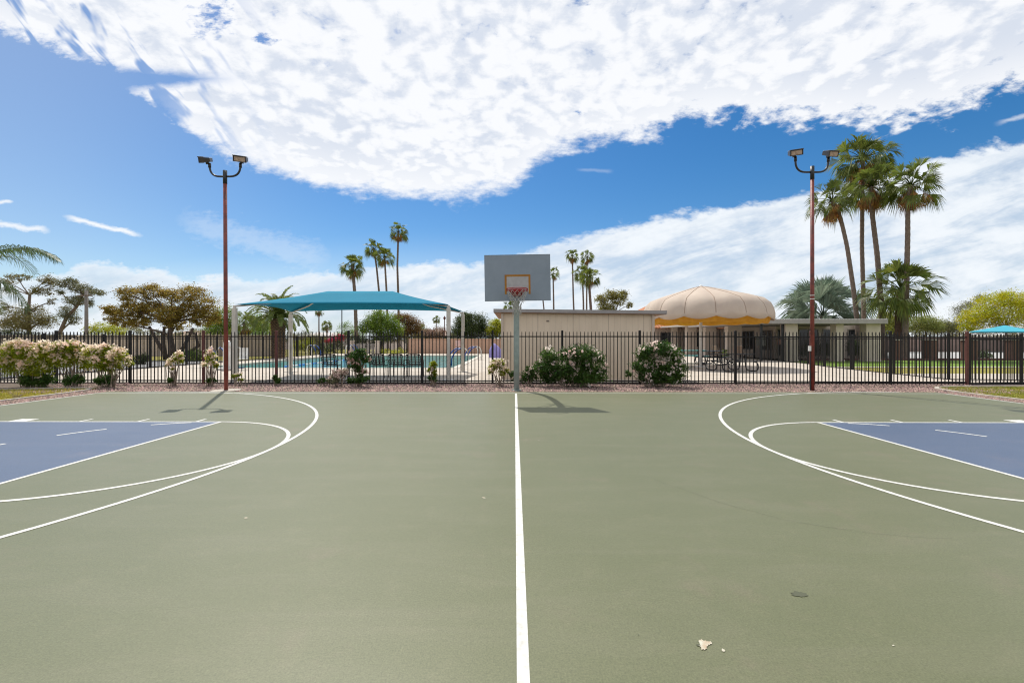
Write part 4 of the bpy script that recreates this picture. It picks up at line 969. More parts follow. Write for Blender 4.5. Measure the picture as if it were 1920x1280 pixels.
# small far palms
fan_palm('tiny distant palm under the canopy, right of the date palm', 85, [(598, 650), (598, 620)], (598, 584), 26, (0.14, 0.10), .62, leaves=34, dead=8, rz=1)
fan_palm('tiny low distant palm beside the far pale house', 95, [(613, 649), (613, 630)], (613, 611), 28, (0.17, 0.13), .80, leaves=36, dead=8, rz=2)
fan_palm('tiny distant palm between the canopy posts and the dark tree', 110, [(818, 648), (818, 620)], (818, 599), 22, (0.14, 0.10), .72, leaves=34, dead=6, rz=3)
fan_palm('low fan palm left of the date palm', 44, [(458, 660), (458, 630)], (458, 607), 28, (0.19, 0.14), .85, leaves=36, dead=8, rz=1.4)

def date_palm():
    D = 33; base = W(522, D, z=-.08); root = thing('date_palm', 'squat date palm with pineapple trunk behind the left canopy pole', 'palm tree', base)
    H = HC+(HY-597)/F*D+.08
    m = MB(); m.tube([(0, 0, -.05), (0, 0, .6), (0, 0, H-1.0), (0, 0, H-.55), (0, 0, H-.2), (.0, 0, H)], [.48, .42, .42, .46, .50, .36], 18)
    rng = random.Random(5)
    for j in range(22):
        for i in range(13):
            a = 2*math.pi*(i+.5*(j % 2))/13; z = .25+(H-.35)*j/22; r_ = .43 if j < 15 else .43+.07*(j-14)/8
            m.box((r_*math.cos(a), r_*math.sin(a), z), (.10, .14, .11), a, ry=R(-38))
    m.build('trunk', material('pineapple_trunk', (.13, .075, .045), .95, (.22, .14, .085), 8, 4, .6, 18), root)
    m = MB()
    for i in range(40):
        t = i/40; el = R(80-72*t+rng.uniform(-6, 6)); az = i*2.39996; d = Vector((math.cos(az)*math.cos(el), math.sin(az)*math.cos(el), math.sin(el)))
        frond(m, (0, 0, H-.05), d, 2.75*rng.uniform(.85, 1.1), rng, arch=1.55+.5*math.cos(el), leaflet=.36, n=50, w=.040, hang=.35, vee=.6)
    m.build('crown', lf_date, root)
date_palm()
def queen_palm():
    D = 12.5; base = W(-70, D, z=-.08); root = thing('queen_palm', 'feathery palm fronds reaching in at the left edge of the picture', 'palm tree', base)
    H = HC+(HY-498)/F*D+.08; rng = random.Random(9)
    m = MB(); palm_trunk(m, [(0, 0, -.05), (0, 0, H*.5), (0, 0, H)], .17, .13); m.build('trunk', mt_bark, root, smooth=True)
    m = MB()
    for i in range(20):
        t = i/20; el = R(75-85*t+rng.uniform(-6, 6)); az = i*2.39996+.4
        if math.cos(az) > .1: continue
        d = Vector((math.cos(az)*math.cos(el), math.sin(az)*math.cos(el), math.sin(el)))
        frond(m, (0, 0, H), d, 2.3*rng.uniform(.9, 1.1), rng, arch=1.3, leaflet=.46, n=46, w=.011, hang=.75)
    for az, el, L in ((4, 30, 2.75), (-22, -8, 2.1), (25, -22, 1.9), (-60, 35, 2.2), (70, 40, 2.3)):
        az, el = R(az), R(el); frond(m, (0, 0, H), Vector((math.cos(az)*math.cos(el), math.sin(az)*math.cos(el), math.sin(el))), L, rng, arch=1.05, leaflet=.50, n=64, w=.013, hang=.9)
    m.build('crown', lf_queen, root)
queen_palm()

# ------------------------------------------------------------------ trees
tree('gnarled_tree', 'sparse gnarled grey tree at the far left edge beyond the fence', 'tree', 44, 54, [(54, 620), (53, 583), (56, 553)],
     [(35, 519, 18, 6), (14, 528, 12, 5), (88, 524, 14, 8), (100, 530, 8, 8), (20, 543, 12, 7), (80, 545, 20, 8), (24, 590, 24, 14), (66, 583, 18, 12), (53, 604, 40, 12), (20, 612, 28, 12), (90, 601, 15, 10), (98, 565, 7, 7), (5, 575, 8, 12)],
     lf_olive, 6500, (.17, .05), .20, mt_bark, 31, per=18, clump=.30, twigs=5)
tree('leaning_tree', 'leaning gnarled grey tree beside the wooden utility pole', 'tree', 44, 111, [(113, 622), (125, 594), (143, 576), (156, 552)],
     [(117, 532, 10, 8), (133, 527, 12, 6), (149, 540, 17, 9), (176, 548, 18, 6), (146, 563, 20, 9), (126, 586, 13, 15), (170, 567, 6, 9), (113, 547, 7, 6), (138, 600, 10, 8)],
     lf_grey, 4200, (.17, .05), .19, mt_bark, 32, per=18, clump=.30, twigs=5)
tree('bronze_tree', 'big bronze brown tree with several dark trunks beyond the left fence', 'tree', 32, 324, [(322, 650), (318, 628), (322, 605)],
     [(205, 582, 18, 9), (218, 592, 22, 12), (240, 552, 20, 15), (250, 580, 26, 14), (283, 548, 24, 15), (285, 578, 26, 15), (322, 556, 20, 14), (318, 590, 28, 15), (360, 552, 24, 17), (352, 582, 26, 14), (392, 575, 20, 17), (378, 600, 22, 12), (262, 603, 24, 10), (232, 606, 20, 8), (330, 610, 24, 8), (404, 594, 10, 12)],
     lf_bronze, 19000, (.12, .045), .24, mt_dbark, 33, per=50, clump=.22, twigs=3)
for dx in (0,):
    root = [o for o in bpy.data.objects if o.name.startswith('bronze_tree')][0]
    m = MB(); D = 32; b__ = root.location
    for pts in ([(330, 672), (350, 640), (362, 615)], [(316, 672), (295, 640), (280, 612)], [(338, 672), (372, 648), (366, 625), (350, 622)], [(310, 672), (306, 640), (308, 612)]):
        q = [W(a, D+.2, y)-b__ for a, y in pts]; q[0].z = -.05; m.tube(q, [.15, .12, .08, .06][:len(q)], 8)
    m.build('side_trunk', mt_dbark, root, smooth=True)
def simple(label, cat, name, D, px, lobes, mat, n, leaf=(.14, .05), r0=.12, seed=0, **kw):
    y = max(l[1] for l in lobes); mid = sum(l[0] for l in lobes)/len(lobes)
    return tree(name, label, cat, D, px, [(px, HY+2), ((px+mid)/2, y)], lobes, mat, n, leaf, r0, kw.pop('bark', mt_bark), seed, **kw)
simple('green feathery tree right of the bronze tree, behind the red light pole', 'tree', 'feathery_tree', 46, 418, [(405, 600, 15, 14), (425, 592, 18, 18), (418, 615, 24, 14), (440, 610, 14, 12), (395, 618, 14, 10)], lf_mesq, 6000, seed=41, clump=.35)
simple('pale drooping green tree between the low fan palm and the date palm', 'tree', 'drooping_tree', 50, 484, [(480, 600, 14, 12), (496, 610, 14, 12), (486, 618, 20, 8)], lf_mesq, 3500, seed=42, droop=1.2, clump=.4)
simple('bright green weeping tree right of the thick palm trunk under the canopy', 'tree', 'weeping_tree', 46, 716, [(712, 592, 14, 10), (700, 603, 16, 12), (730, 602, 15, 12), (716, 615, 26, 14), (688, 612, 14, 12), (744, 618, 12, 14), (716, 632, 22, 8)], lf_mesq, 9000, seed=43, droop=.9, clump=.35)
simple('brown leaved tree just right of the weeping tree', 'tree', 'brown_tree', 50, 765, [(748, 596, 10, 8), (764, 600, 14, 10), (775, 612, 16, 12), (758, 622, 20, 10), (782, 625, 12, 8)], lf_brown, 7000, seed=44, clump=.32)
simple('small green tree behind the brown leaved tree', 'tree', 'small_tree', 60, 790, [(789, 614, 9, 8), (786, 622, 11, 8)], lf_mesq, 1600, seed=45)
simple('dusty pink bush above the block wall, left of the canopy post', 'shrub', 'dusty_bush', 47, 812, [(803, 624, 14, 9), (822, 622, 14, 10), (812, 632, 22, 6)], lf_pink, 3500, (.11, .045), .05, seed=46)
simple('dense dark green round tree between the canopy and the shed', 'tree', 'round_tree', 47, 881, [(872, 602, 18, 12), (893, 604, 20, 14), (860, 617, 16, 12), (905, 618, 12, 12), (882, 622, 32, 12), (876, 592, 10, 6)], lf_dark, 12000, (.13, .05), seed=47, clump=.30)
simple('yellow green bush tree against the left end of the shed', 'tree', 'yellow_tree', 46, 930, [(930, 612, 14, 12), (940, 622, 12, 14), (922, 624, 10, 10), (932, 603, 6, 6)], lf_yel, 5000, (.13, .04), seed=48)
simple('yellow olive tree showing above the shed roof', 'tree', 'olive_tree', 40, 1150, [(1128, 562, 10, 10), (1146, 553, 12, 10), (1160, 562, 13, 12), (1140, 575, 18, 10), (1168, 552, 8, 8), (1180, 572, 6, 7), (1150, 588, 20, 8)], leafm('yellow_olive_leaf', (.16, .15, .03), (.22, .20, .05), .35, .4), 5200, (.12, .05), seed=49, clump=.30)
simple('yellow flowering tree behind the small blue shade canopy', 'tree', 'flowering_tree', 62, 1890, [(1830, 588, 20, 14), (1812, 600, 14, 10), (1860, 568, 26, 18), (1895, 560, 24, 14), (1925, 566, 26, 16), (1850, 600, 26, 14), (1890, 590, 30, 20), (1930, 595, 26, 20), (1960, 580, 26, 24), (1820, 612, 18, 8)], lf_palo, 15000, (.20, .07), .2, seed=50, clump=.30)
simple('grey green thin tree at the left side of the yellow flowering tree', 'tree', 'thin_tree', 66, 1812, [(1805, 580, 14, 10), (1822, 572, 14, 8), (1800, 596, 12, 10), (1840, 560, 12, 6)], lf_grey, 2600, (.16, .05), seed=51, clump=.4)
simple('low yellow green tree right of the tall palms', 'tree', 'low_tree', 58, 1735, [(1718, 604, 16, 10), (1740, 606, 18, 12), (1730, 616, 26, 8), (1755, 612, 14, 8)], leafm('spring_leaf', (.19, .22, .05), (.26, .27, .07), .35, .4), 6500, (.17, .05), seed=52, clump=.35)
simple('low hazy green tree between yellow tree and corner post', 'tree', 'low_tree', 66, 1780, [(1768, 610, 14, 8), (1785, 612, 14, 8), (1776, 618, 22, 6)], leafm('hazy_leaf', (.17, .18, .08), (.22, .22, .10), .35, .4), 4500, (.17, .05), seed=53, clump=.35)
simple('yellow green tree glimpsed between tall palm trunks above the patio', 'tree', 'low_tree', 50, 1668, [(1662, 596, 12, 12), (1676, 603, 12, 12), (1668, 618, 20, 10), (1655, 610, 10, 10)], leafm('lime_leaf', (.23, .25, .04), (.30, .30, .06), .35, .4), 5500, (.15, .05), seed=54, clump=.35)
# bushes and hedges
def bush(label, D, L, mat, n, leaf=(.10, .04), seed=0, name='bush', z0=-.08, **kw):
    px = sum(l[0] for l in L)/len(L); base = W(px, D, z=z0); root = thing(name, label, 'bush', base)
    LB = [(tuple(np.array(c)-np.array(base)), r_) for c, r_ in px_lobes(D, L, seed=seed)]
    rng = np.random.default_rng(seed); m = MB(); m.quads(leaf_quads(rng, clump_points(rng, LB, n, .3, 30, .4), *leaf)); m.build('foliage', mat, root)
    m = MB()
    for i, (c, r_) in enumerate(LB): m.tube(bez((.1*math.sin(i), .1*math.cos(i), -.05), (c[0]*.4, c[1]*.4, c[2]*.6), c, 4), [.03, .025, .02, .015, .01], 5)
    m.build('stem', mt_stem, root); return root
bush('lime green hedge right of the utility pole', 42, [(172, 620, 14, 10), (190, 616, 16, 12), (210, 618, 14, 12), (226, 622, 12, 10)], lf_yel, 4500, (.13, .05), 61)
bush('dark hedge below the gnarled tree at far left', 42, [(10, 632, 30, 14), (60, 634, 30, 12), (110, 636, 22, 10)], lf_dark, 6500, (.13, .05), 62)
bush('green bush beside the trunks of the bronze tree', 30, [(350, 668, 14, 10), (368, 666, 12, 12), (375, 675, 8, 7)], lf_mesq, 3500, (.09, .035), 63)
bush('small dark bush at the foot of the left side fence', 26, [(262, 676, 10, 10), (272, 668, 8, 8)], lf_dark, 2400, (.09, .035), 64)
bush('dark hedge behind the pool to the left of the date palm', 46, [(440, 640, 16, 12), (464, 642, 16, 12), (490, 638, 14, 12)], lf_dark, 5500, (.12, .05), 65)
bush('yellow green bush behind the right side of the date palm', 45, [(560, 648, 12, 10), (576, 645, 12, 12), (586, 652, 8, 8)], lf_yel, 3500, (.12, .05), 66)
bush('dark round bush behind the pool below the magenta flowers', 44, [(612, 652, 16, 10), (630, 650, 14, 12), (598, 656, 10, 8)], lf_dark, 4500, (.12, .05), 67)
bm_ = bush('magenta flowering bush behind the pool', 47, [(628, 638, 12, 8), (640, 634, 8, 7), (618, 642, 8, 6)], lf_mag, 2600, (.10, .07), 68)
bush('pale green tree line bush behind the date palm', 62, [(520, 634, 14, 12), (545, 632, 14, 10), (572, 630, 14, 10), (600, 634, 14, 8)], lf_grey, 4200, (.17, .06), 69)
bush('green bush tall behind the thick palm trunk', 52, [(650, 618, 14, 14), (662, 630, 14, 12), (640, 630, 12, 10), (676, 628, 12, 12)], lf_mesq, 5200, (.14, .05), 70)
bush('low bright bush at the far edge of the pool', 42.6, [(740, 660, 10, 5), (722, 658, 8, 5), (752, 657, 7, 5)], lf_yel, 1500, (.09, .03), 71)
bush('dark green hedge above the block wall behind the canopy post', 46, [(850, 634, 18, 8), (880, 636, 20, 6), (910, 634, 18, 8)], lf_dark, 4200, (.12, .05), 72)
bush('green shrub band left of the date palm, above the low fan palm', 48, [(436, 624, 16, 10), (462, 628, 16, 10), (490, 626, 14, 10), (508, 632, 10, 8)], lf_mesq, 5200, (.13, .05), 101)
bush('low olive shrubs between the date palm and the magenta bush', 47, [(556, 636, 14, 8), (582, 638, 14, 8), (604, 640, 12, 8)], lf_olive, 3600, (.12, .045), 102)
bush('dark shrubs behind the slatted gate', 46, [(666, 640, 14, 10), (690, 642, 14, 10), (706, 644, 12, 8)], lf_dark, 4200, (.12, .045), 103)
bush('brown olive shrubs above the left part of the tan block wall', 46, [(738, 634, 14, 8), (762, 636, 16, 8), (784, 634, 12, 8)], lf_olive, 3800, (.12, .045), 104)
bush('green shrub beyond the lawn left of the notice board', 40, [(470, 656, 14, 8), (488, 660, 10, 6)], lf_mesq, 2200, (.10, .04), 105)
bush('dark plants under the patio roof beside the wide column', 31.5, [(1520, 652, 14, 12), (1548, 654, 14, 12), (1562, 660, 8, 10)], lf_dark, 3800, (.13, .04), 73, name='patio_plant')
bush('dark plants under the right end of the patio roof', 31.5, [(1602, 652, 12, 12), (1616, 658, 8, 10)], lf_dark, 2600, (.13, .04), 74, name='patio_plant')
bush('bright green potted plant beside the wide patio column', 31, [(1360, 662, 5, 7), (1363, 668, 4, 4)], lf_mesq, 700, (.12, .03), 75, name='potted_plant')
bush('dark bush between the brick pillars on the right', 33, [(1838, 664, 14, 7), (1852, 667, 10, 5)], lf_dark, 1800, (.10, .04), 76)
bush('brown green hedge line beyond the far street at right', 72, [(1700, 628, 30, 8), (1760, 628, 30, 8), (1820, 626, 30, 8), (1880, 628, 30, 8)], lf_olive, 6000, (.20, .08), 77)
bush('grey green bush row behind the far wall at left', 56, [(240, 622, 30, 10), (300, 626, 30, 8), (360, 624, 30, 9)], lf_grey, 5000, (.18, .07), 78)

# ------------------------------------------------------------------ oleanders along the fence
def oleander(label, D, L, low=(), seed=0, n=3000, flowers=1500, mat=None, fmat=None, stems=(), z0=-.07, dens=1.0, lowmat=None, top=.15):
    allL = list(L)+list(low); px = sum(l[0] for l in allL)/len(allL); base = W(px, D, z=z0); root = thing('oleander_shrub', label, 'flowering shrub', base)
    LB = [(tuple(np.array(c)-np.array(base)), r_) for c, r_ in px_lobes(D, L, seed=seed, depth=.75)]
    rng = np.random.default_rng(seed); m = MB()
    P = clump_points(rng, LB, n, .26, 26, .25); q = leaf_quads(rng, P, .115, .023); m.quads(q); m.build('foliage', mat or lf_olean, root)
    if low:
        LL = [(tuple(np.array(c)-np.array(base)), r_) for c, r_ in px_lobes(D, low, seed=seed+1, depth=.75)]
        m = MB(); P = clump_points(rng, LL, int(n*.4), .3, 26, .2); m.quads(leaf_quads(rng, P, .10, .022, -.6)); m.build('base_shoots', lowmat or lf_olean, root)
    m = MB(); r = random.Random(seed)
    for c, rr in LB:
        for _ in range(3):
            e = Vector(c)+Vector([r.uniform(-.7, .7)*q_ for q_ in rr]); s_ = Vector((r.uniform(-.10, .10)+c[0]*.25, r.uniform(-.08, .08), -.03))
            m.tube(bez(s_, s_.lerp(e, .5)+Vector((r.uniform(-.08, .08), r.uniform(-.06, .06), .05)), e, 5), [.013, .012, .011, .009, .007, .004], 5)
    m.build('stem', mt_stem, root, smooth=True)
    if flowers:
        k_ = int(flowers*.6)//14; m = MB()
        w_ = np.array([l[1][0]*l[1][2] for l in LB]); w_ = w_/w_.sum(); idx = rng.choice(len(LB), k_, p=w_)
        cs = np.array([LB[i][0] for i in idx]); rs = np.array([LB[i][1] for i in idx]); d = rng.normal(size=(k_, 3)); d[:, 2] = d[:, 2]*.8+top*4; d[:, 1] -= .55
        d /= np.linalg.norm(d, axis=1)[:, None]; c = cs+d*rs*rng.uniform(.95, 1.22, k_)[:, None]
        P = (c[:, None]+rng.normal(size=(k_, 14, 3))*rng.uniform(.018, .045, k_)[:, None, None]).reshape(-1, 3)
        m.quads(leaf_quads(rng, P, .062, .052)); m.build('blossoms', fmat or fl_pink, root)
    return root
OG = None
oleander('tall cream flowered oleander at the far left edge of the fence', 12.95, [(10, 668, 26, 18), (36, 656, 26, 16), (60, 664, 26, 18), (84, 672, 22, 20), (30, 685, 28, 18), (64, 692, 26, 16), (88, 655, 16, 12)], [(58, 712, 16, 10), (80, 713, 16, 10)], 81, 7000, 4200, lf_olean_y, fl_cream, top=.3)
oleander('cream flowered oleander second from the left, woody stems showing', 13.05, [(112, 655, 18, 11), (140, 652, 18, 11), (122, 672, 20, 16), (148, 668, 16, 14), (160, 680, 12, 12)], [(132, 713, 11, 8), (148, 711, 10, 8)], 82, 4200, 2600, lf_olean_y, fl_cream, top=.3)
oleander('cream flowered oleander third from the left, in front of a fence post', 13.05, [(176, 662, 16, 12), (200, 660, 18, 12), (222, 668, 14, 13), (240, 680, 8, 12), (192, 680, 20, 13), (216, 688, 12, 9)], [(190, 713, 10, 8), (204, 711, 9, 8)], 83, 4200, 2600, lf_olean_y, fl_cream, top=.3)
oleander('thin small oleander with a bent bare branch', 13.3, [(336, 666, 8, 5), (330, 676, 11, 6), (314, 684, 6, 4), (322, 690, 4, 3)], [(320, 712, 6, 4)], 84, 650, 520, lf_olean_y, fl_cream)
oleander('thin small oleander just left of the red light pole', 13.3, [(397, 660, 7, 6), (394, 672, 9, 8), (402, 684, 7, 6), (385, 684, 5, 4)], [(397, 713, 8, 4)], 85, 900, 480, lf_olean_y, fl_cream)
oleander('scrappy seedling oleander right of the red light pole', 13.4, [(443, 705, 6, 5), (452, 710, 5, 3)], (), 86, 200, 90, lf_olean_y, fl_cream)
oleander('low green shoots at the second rusty fence post', 13.4, [(515, 708, 4, 8), (520, 714, 7, 4)], (), 87, 420, 0, lf_olean)
oleander('low dark sprouts left of the faded pink oleander', 13.4, [(604, 713, 9, 4), (614, 715, 6, 3)], (), 88, 420, 0, lf_olean)
oleander('faded pink oleander leaning low in front of the fence', 13.1, [(632, 706, 10, 10), (645, 698, 7, 7), (624, 714, 8, 5)], (), 89, 700, 600, lf_grey, leafm('faded_petal', (.50, .36, .32), (.60, .50, .42), .2, .3))
oleander('medium oleander with wilted blooms hiding one deck chair', 13.2, [(662, 668, 10, 9), (676, 662, 11, 8), (685, 674, 9, 9), (668, 682, 13, 9), (676, 696, 11, 9)], [(664, 713, 14, 5), (682, 711, 10, 6)], 90, 2300, 420, lf_olean, leafm('wilted_petal', (.55, .38, .32), (.45, .30, .24), .2, .3))
oleander('narrow green oleander without many blooms near the right canopy post', 13.4, [(812, 684, 7, 7), (808, 694, 6, 5), (816, 698, 5, 6)], [(809, 710, 9, 6)], 91, 900, 60, lf_olean_y, fl_pink)
oleander('loose pink oleander left of the hoop pole', 13.3, [(928, 684, 8, 8), (938, 680, 8, 6), (922, 694, 8, 6), (944, 696, 9, 8)], [(962, 702, 8, 10)], 92, 1200, 620, lf_olean_y, fl_cream)
oleander('dark leaved oleander right behind the hoop pole', 13.3, [(985, 706, 12, 10), (1000, 700, 10, 12), (992, 692, 7, 6)], (), 93, 1500, 260, lf_olean)
oleander('large dark oleander with pink blooms right of the hoop', 13.1, [(1028, 668, 18, 14), (1018, 690, 18, 16), (1052, 690, 24, 20), (1070, 664, 18, 14), (1094, 662, 22, 15), (1112, 678, 22, 20), (1088, 692, 28, 22), (1122, 704, 18, 14), (1030, 706, 24, 12), (1075, 710, 28, 10), (1102, 708, 26, 12)], (), 94, 15000, 1500, lf_olean, fl_pink)
oleander('large dark oleander with pink blooms at the right end of the shed', 13.1, [(1212, 664, 20, 16), (1238, 656, 22, 14), (1260, 668, 20, 18), (1202, 688, 16, 14), (1232, 688, 26, 20), (1266, 692, 20, 18), (1222, 706, 24, 12), (1256, 708, 24, 12), (1180, 700, 9, 5)], (), 95, 12500, 2000, lf_olean, fl_pink)
r = random.Random(3); base = W(34, 10.6, z=-.05); m = MB()
for i in range(16):
    a_ = r.uniform(0, 6.28); p = [Vector((0, 0, 0))]
    for j in range(4): p.append(p[-1]+Vector((math.cos(a_+r.uniform(-.5, .5))*.05, math.sin(a_)*.04, r.uniform(.01, .06))))
    m.tube(p, [.005, .004, .003, .002, .001], 5)
o = m.build('dry_twigs', mt_stem); o.location = base; tag(o, 'dry pale twigs sticking out of the grass at the left edge', 'twigs')
# a few rocks at the foot of the fence
r = random.Random(12); k_ = 0
for px, D, s, lb in ((216, 13.5, .10, 'brown rock beside the third oleander'), (238, 13.55, .13, 'wider brown rock at the fence foot'), (292, 13.6, .07, 'small pale rock left of the thin oleander'), (375, 13.4, .09, 'brown rock at the first rusty fence post'), (658, 13.0, .07, 'grey rock under the wilted oleander'), (745, 13.3, .08, 'flat dark rock before the deck chairs')):
    p = W(px, D, z=-.05); m = MB(); bm = []; n = 9
    rows = []
    for j in range(5):
        ph = math.pi*(j+.5)/5
        for i in range(n): a = 2*math.pi*i/n; q = 1+r.uniform(-.18, .18); bm.append((s*q*math.cos(a)*math.sin(ph), s*.8*q*math.sin(a)*math.sin(ph), s*.55*math.cos(ph)*q))
    fs = [(j*n+i, (j+1)*n+i, (j+1)*n+(i+1) % n, j*n+(i+1) % n) for j in range(4) for i in range(n)]+[tuple(range(n)), tuple(range(4*n+n-1, 4*n-1, -1))]
    m.add(bm, fs); o = m.build('rock', mt_rock, smooth=False); o.location = p; tag(o, lb, 'rock')

# ------------------------------------------------------------------ deck furniture
def chair_proto():
    root = thing('deck_chair', 'x', 'chair', (0, 0, ZD))
    # front faces +y (towards the pool); 0.56 wide
    m = MB(); w = .26
    for s in (-1, 1):
        m.tube(bez((s*w, -.28, 0), (s*w, -.20, .25), (s*w, -.20, .42), 5)+[Vector((s*w*.98, -.33, .80)), Vector((s*w*.90, -.36, .84))], .012, 7)
        m.tube([(s*w, .24, 0), (s*w, .22, .42)], .012, 7); m.tube([(s*w, -.24, .62), (s*(w+.02), .0, .64), (s*(w+.02), .20, .62), (s*w, .24, .56), (s*w, .22, .42)], .012, 7)
    m.tube([(-w*.9, -.36, .84), (-.1, -.375, .86), (.1, -.375, .86), (w*.9, -.36, .84)], .012, 7); m.tube([(-w, -.21, .43), (w, -.21, .43)], .011, 7); m.tube([(-w, .22, .43), (w, .22, .43)], .011, 7)
    m.build('frame', mt_pipe, root, smooth=True)
    st = material('dark_strap', (.035, .026, .022), .6)
    m = MB()
    for i in range(5): z = .50+.078*i; y = -.225-.37*(z-.44)+.0; m.box((0, y, z), (2*w, .008, .036), rx=R(20))
    for i in range(4): x = -.195+.13*i; m.box((x, -.297, .66), (.036, .008, .40), rx=R(20))
    m.build('backrest', st, root)
    m = MB()
    for i in range(7): m.box((0, -.17+.062*i, .432-.015*math.sin(i*.5)), (2*w, .048, .008))
    m.build('seat', st, root); return root
cp = chair_proto(); cl_ = ['dark strap deck chair, leftmost in the row under the canopy', 'dark strap deck chair half hidden behind the wilted oleander', 'dark strap deck chair, left one of the three right of the wilted oleander', 'dark strap deck chair, middle one of the three right of the wilted oleander', 'dark strap deck chair, rightmost in the row, beside a fence post']
for i, px in enumerate((622, 668, 711.5, 747, 778.5)):
    o = cp if i == 0 else copy_tree(cp); p = W(px, 16.1, z=ZD); o.location = p; o.rotation_euler = (0, 0, [.05, -.1, .02, -.04, .0][i]); o['label'] = cl_[i]; o['group'] = 'deck chairs in a row under the canopy'
def picnic(mtop, mfr, name='picnic_table'):
    root = thing(name, 'x', 'picnic table', (0, 0, ZD))
    m = MB(); m.box((0, 0, .74), (1.83, .74, .035)); m.build('tabletop', mtop, root, bevel=.01)
    for s in (-1, 1): m = MB(); m.box((0, s*.66, .44), (1.83, .26, .03)); m.build('bench', mtop, root, bevel=.01)
    for s in (-1, 1):
        m = MB(); x = s*.62
        for t in (-1, 1):
            pts = [Vector((x, t*.12, .72)), Vector((x, t*.14, .40))]+bez((x, t*.16, .25), (x, t*.18, .03), (x, t*.40, .03), 6)+bez((x, t*.52, .03), (x, t*.86, .02), (x, t*.84, .22), 6)+bez((x, t*.83, .30), (x, t*.80, .42), (x, t*.62, .42), 4)
            m.tube(pts, .024, 8)
        m.tube([(x, -.14, .40), (x, .14, .40)], .022, 8); m.tube([(x, -.5, .42), (x, .5, .42)], .02, 8)
        m.build('bent_pipe_leg', mfr, root, smooth=True)
    return root
p1_ = picnic(material('dark_coated_mesh', (.02, .022, .022), .5), mt_pipe); p = W(1371, 19.3, z=ZD); p1_.location = p; p1_.rotation_euler = (0, 0, .30)
p1_['label'] = 'black pipe legged picnic table nearest to the fence'
p2_ = picnic(mt_teal, mt_pipe); p2_.location = W(1292, 25.6, z=ZD); p2_.rotation_euler = (0, 0, -.1); p2_['label'] = 'teal topped picnic table behind the right oleander'
p3_ = copy_tree(p1_); p3_.location = W(1338, 24.3, z=ZD); p3_.rotation_euler = (0, 0, .9); p3_['label'] = 'dark picnic table just behind the umbrella pole'
for o in (p1_, p2_, p3_): o['group'] = 'picnic tables under the giant umbrella'
def patio_chair(label, px, D, rz, mt):
    root = thing('patio_chair', label, 'chair', W(px, D, z=ZD), rz)
    m = MB(); m.box((0, 0, .42), (.5, .5, .05)); m.build('seat', mt, root, bevel=.02)
    m = MB(); m.box((0, .27, .72), (.5, .05, .55), rx=R(-12)); m.build('backrest', mt, root, bevel=.02)
    for sx in (-1, 1):
        for sy in (-1, 1): m = MB(); m.tube([(sx*.22, sy*.22, 0), (sx*.22, sy*.22, .41)], .016, 6); m.build('leg', mt_pipe, root)
    return root
patio_chair('tan patio chair beside the wide column', 1349, 27.5, .6, material('tan_fabric', (.26, .19, .13), .8))
patio_chair('brown patio chair right of the potted plant', 1384, 28, 2.6, material('brown_fabric', (.16, .11, .08), .8))
# pool lift left
def pool_lift():
    root = thing('pool_lift', 'white pool lift seat beside the red light pole', 'pool lift', W(426, 20.0, z=ZD), .2)
    m = MB(); m.box((0, 0, .06), (.75, .55, .10)); m.build('base', mt_white, root, bevel=.02)
    m = MB(); m.box((0, .05, .62), (.34, .20, 1.05)); m.tube([(0, .0, 1.10), (0, -.05, 1.32)], [.17, .12], 12); m.build('mast', mt_white, root, bevel=.04)
    m = MB(); m.tube([(0, 0, 1.0), (.35, -.1, 1.05), (.62, -.15, .98)], .03, 8); m.build('boom', mt_white, root, smooth=True)
    m = MB(); m.box((.65, -.15, .50), (.42, .42, .05)); m.box((.68, .05, .74), (.40, .05, .50), rx=R(-8)); m.build('seat', mt_white, root, bevel=.02)
    m = MB()
    for s in (-1, 1): m.tube([(.65+s*.21, .04, .70), (.65+s*.21, -.33, .68), (.65+s*.21, -.35, .10)], .018, 7)
    m.build('armrest', mt_white, root, smooth=True)
    m = MB(); m.box((.65, -.40, .12), (.36, .22, .03)); m.build('footrest', mt_blue, root)
    m = MB(); m.box((0, .22, .72), (.22, .16, .32)); m.build('battery_box', mt_blk, root, bevel=.02)
pool_lift()
# lavender cover over equipment by the shed
def cover():
    p = W(931, 33.5, z=ZD); m = MB(); n = 14; prof = [(.58, 0), (.56, .18), (.50, .5), (.34, .78), (.20, .95), (.08, 1.07), (.0, 1.10)]; P = []
    for j, (r_, z) in enumerate(prof):
        for i in range(n): a = 2*math.pi*i/n; f = 1+.10*math.sin(a*5+j*.3)*(1-j/7); P.append((r_*f*math.cos(a)-.18*z, r_*f*.8*math.sin(a), z))
    fs = [(j*n+i, j*n+(i+1) % n, (j+1)*n+(i+1) % n, (j+1)*n+i) for j in range(len(prof)-1) for i in range(n)]; m.add(P, fs)
    o = m.build('covered_pool_lift', material('lavender_vinyl', (.26, .22, .50), .6, (.22, .18, .42), 3, 3), smooth=True); o.location = p; tag(o, 'lavender vinyl cover draped over equipment left of the shed', 'equipment cover')
cover()
def handrail(label, px, D, rz, sc=1.0):
    root = thing('pool_handrail', label, 'handrail', W(px, D, z=ZD), rz, group='blue sleeved pool handrails')
    for s in (-1, 1):
        m = MB(); m.tube([(s*.25, .0, 0), (s*.25, 0, .55)]+bez((s*.25, 0, .60), (s*.25, -.05, .92), (s*.25, -.35, .90), 6), .028*sc, 8); m.build('rail', mt_white, root, smooth=True)
        m = MB(); m.tube(bez((s*.25, -.35, .90), (s*.25, -.75, .86), (s*.25, -.95, .35), 7)+[Vector((s*.25, -.98, -.05))], .040*sc, 8); m.build('sleeve', mt_blue, root, smooth=True)
    return root
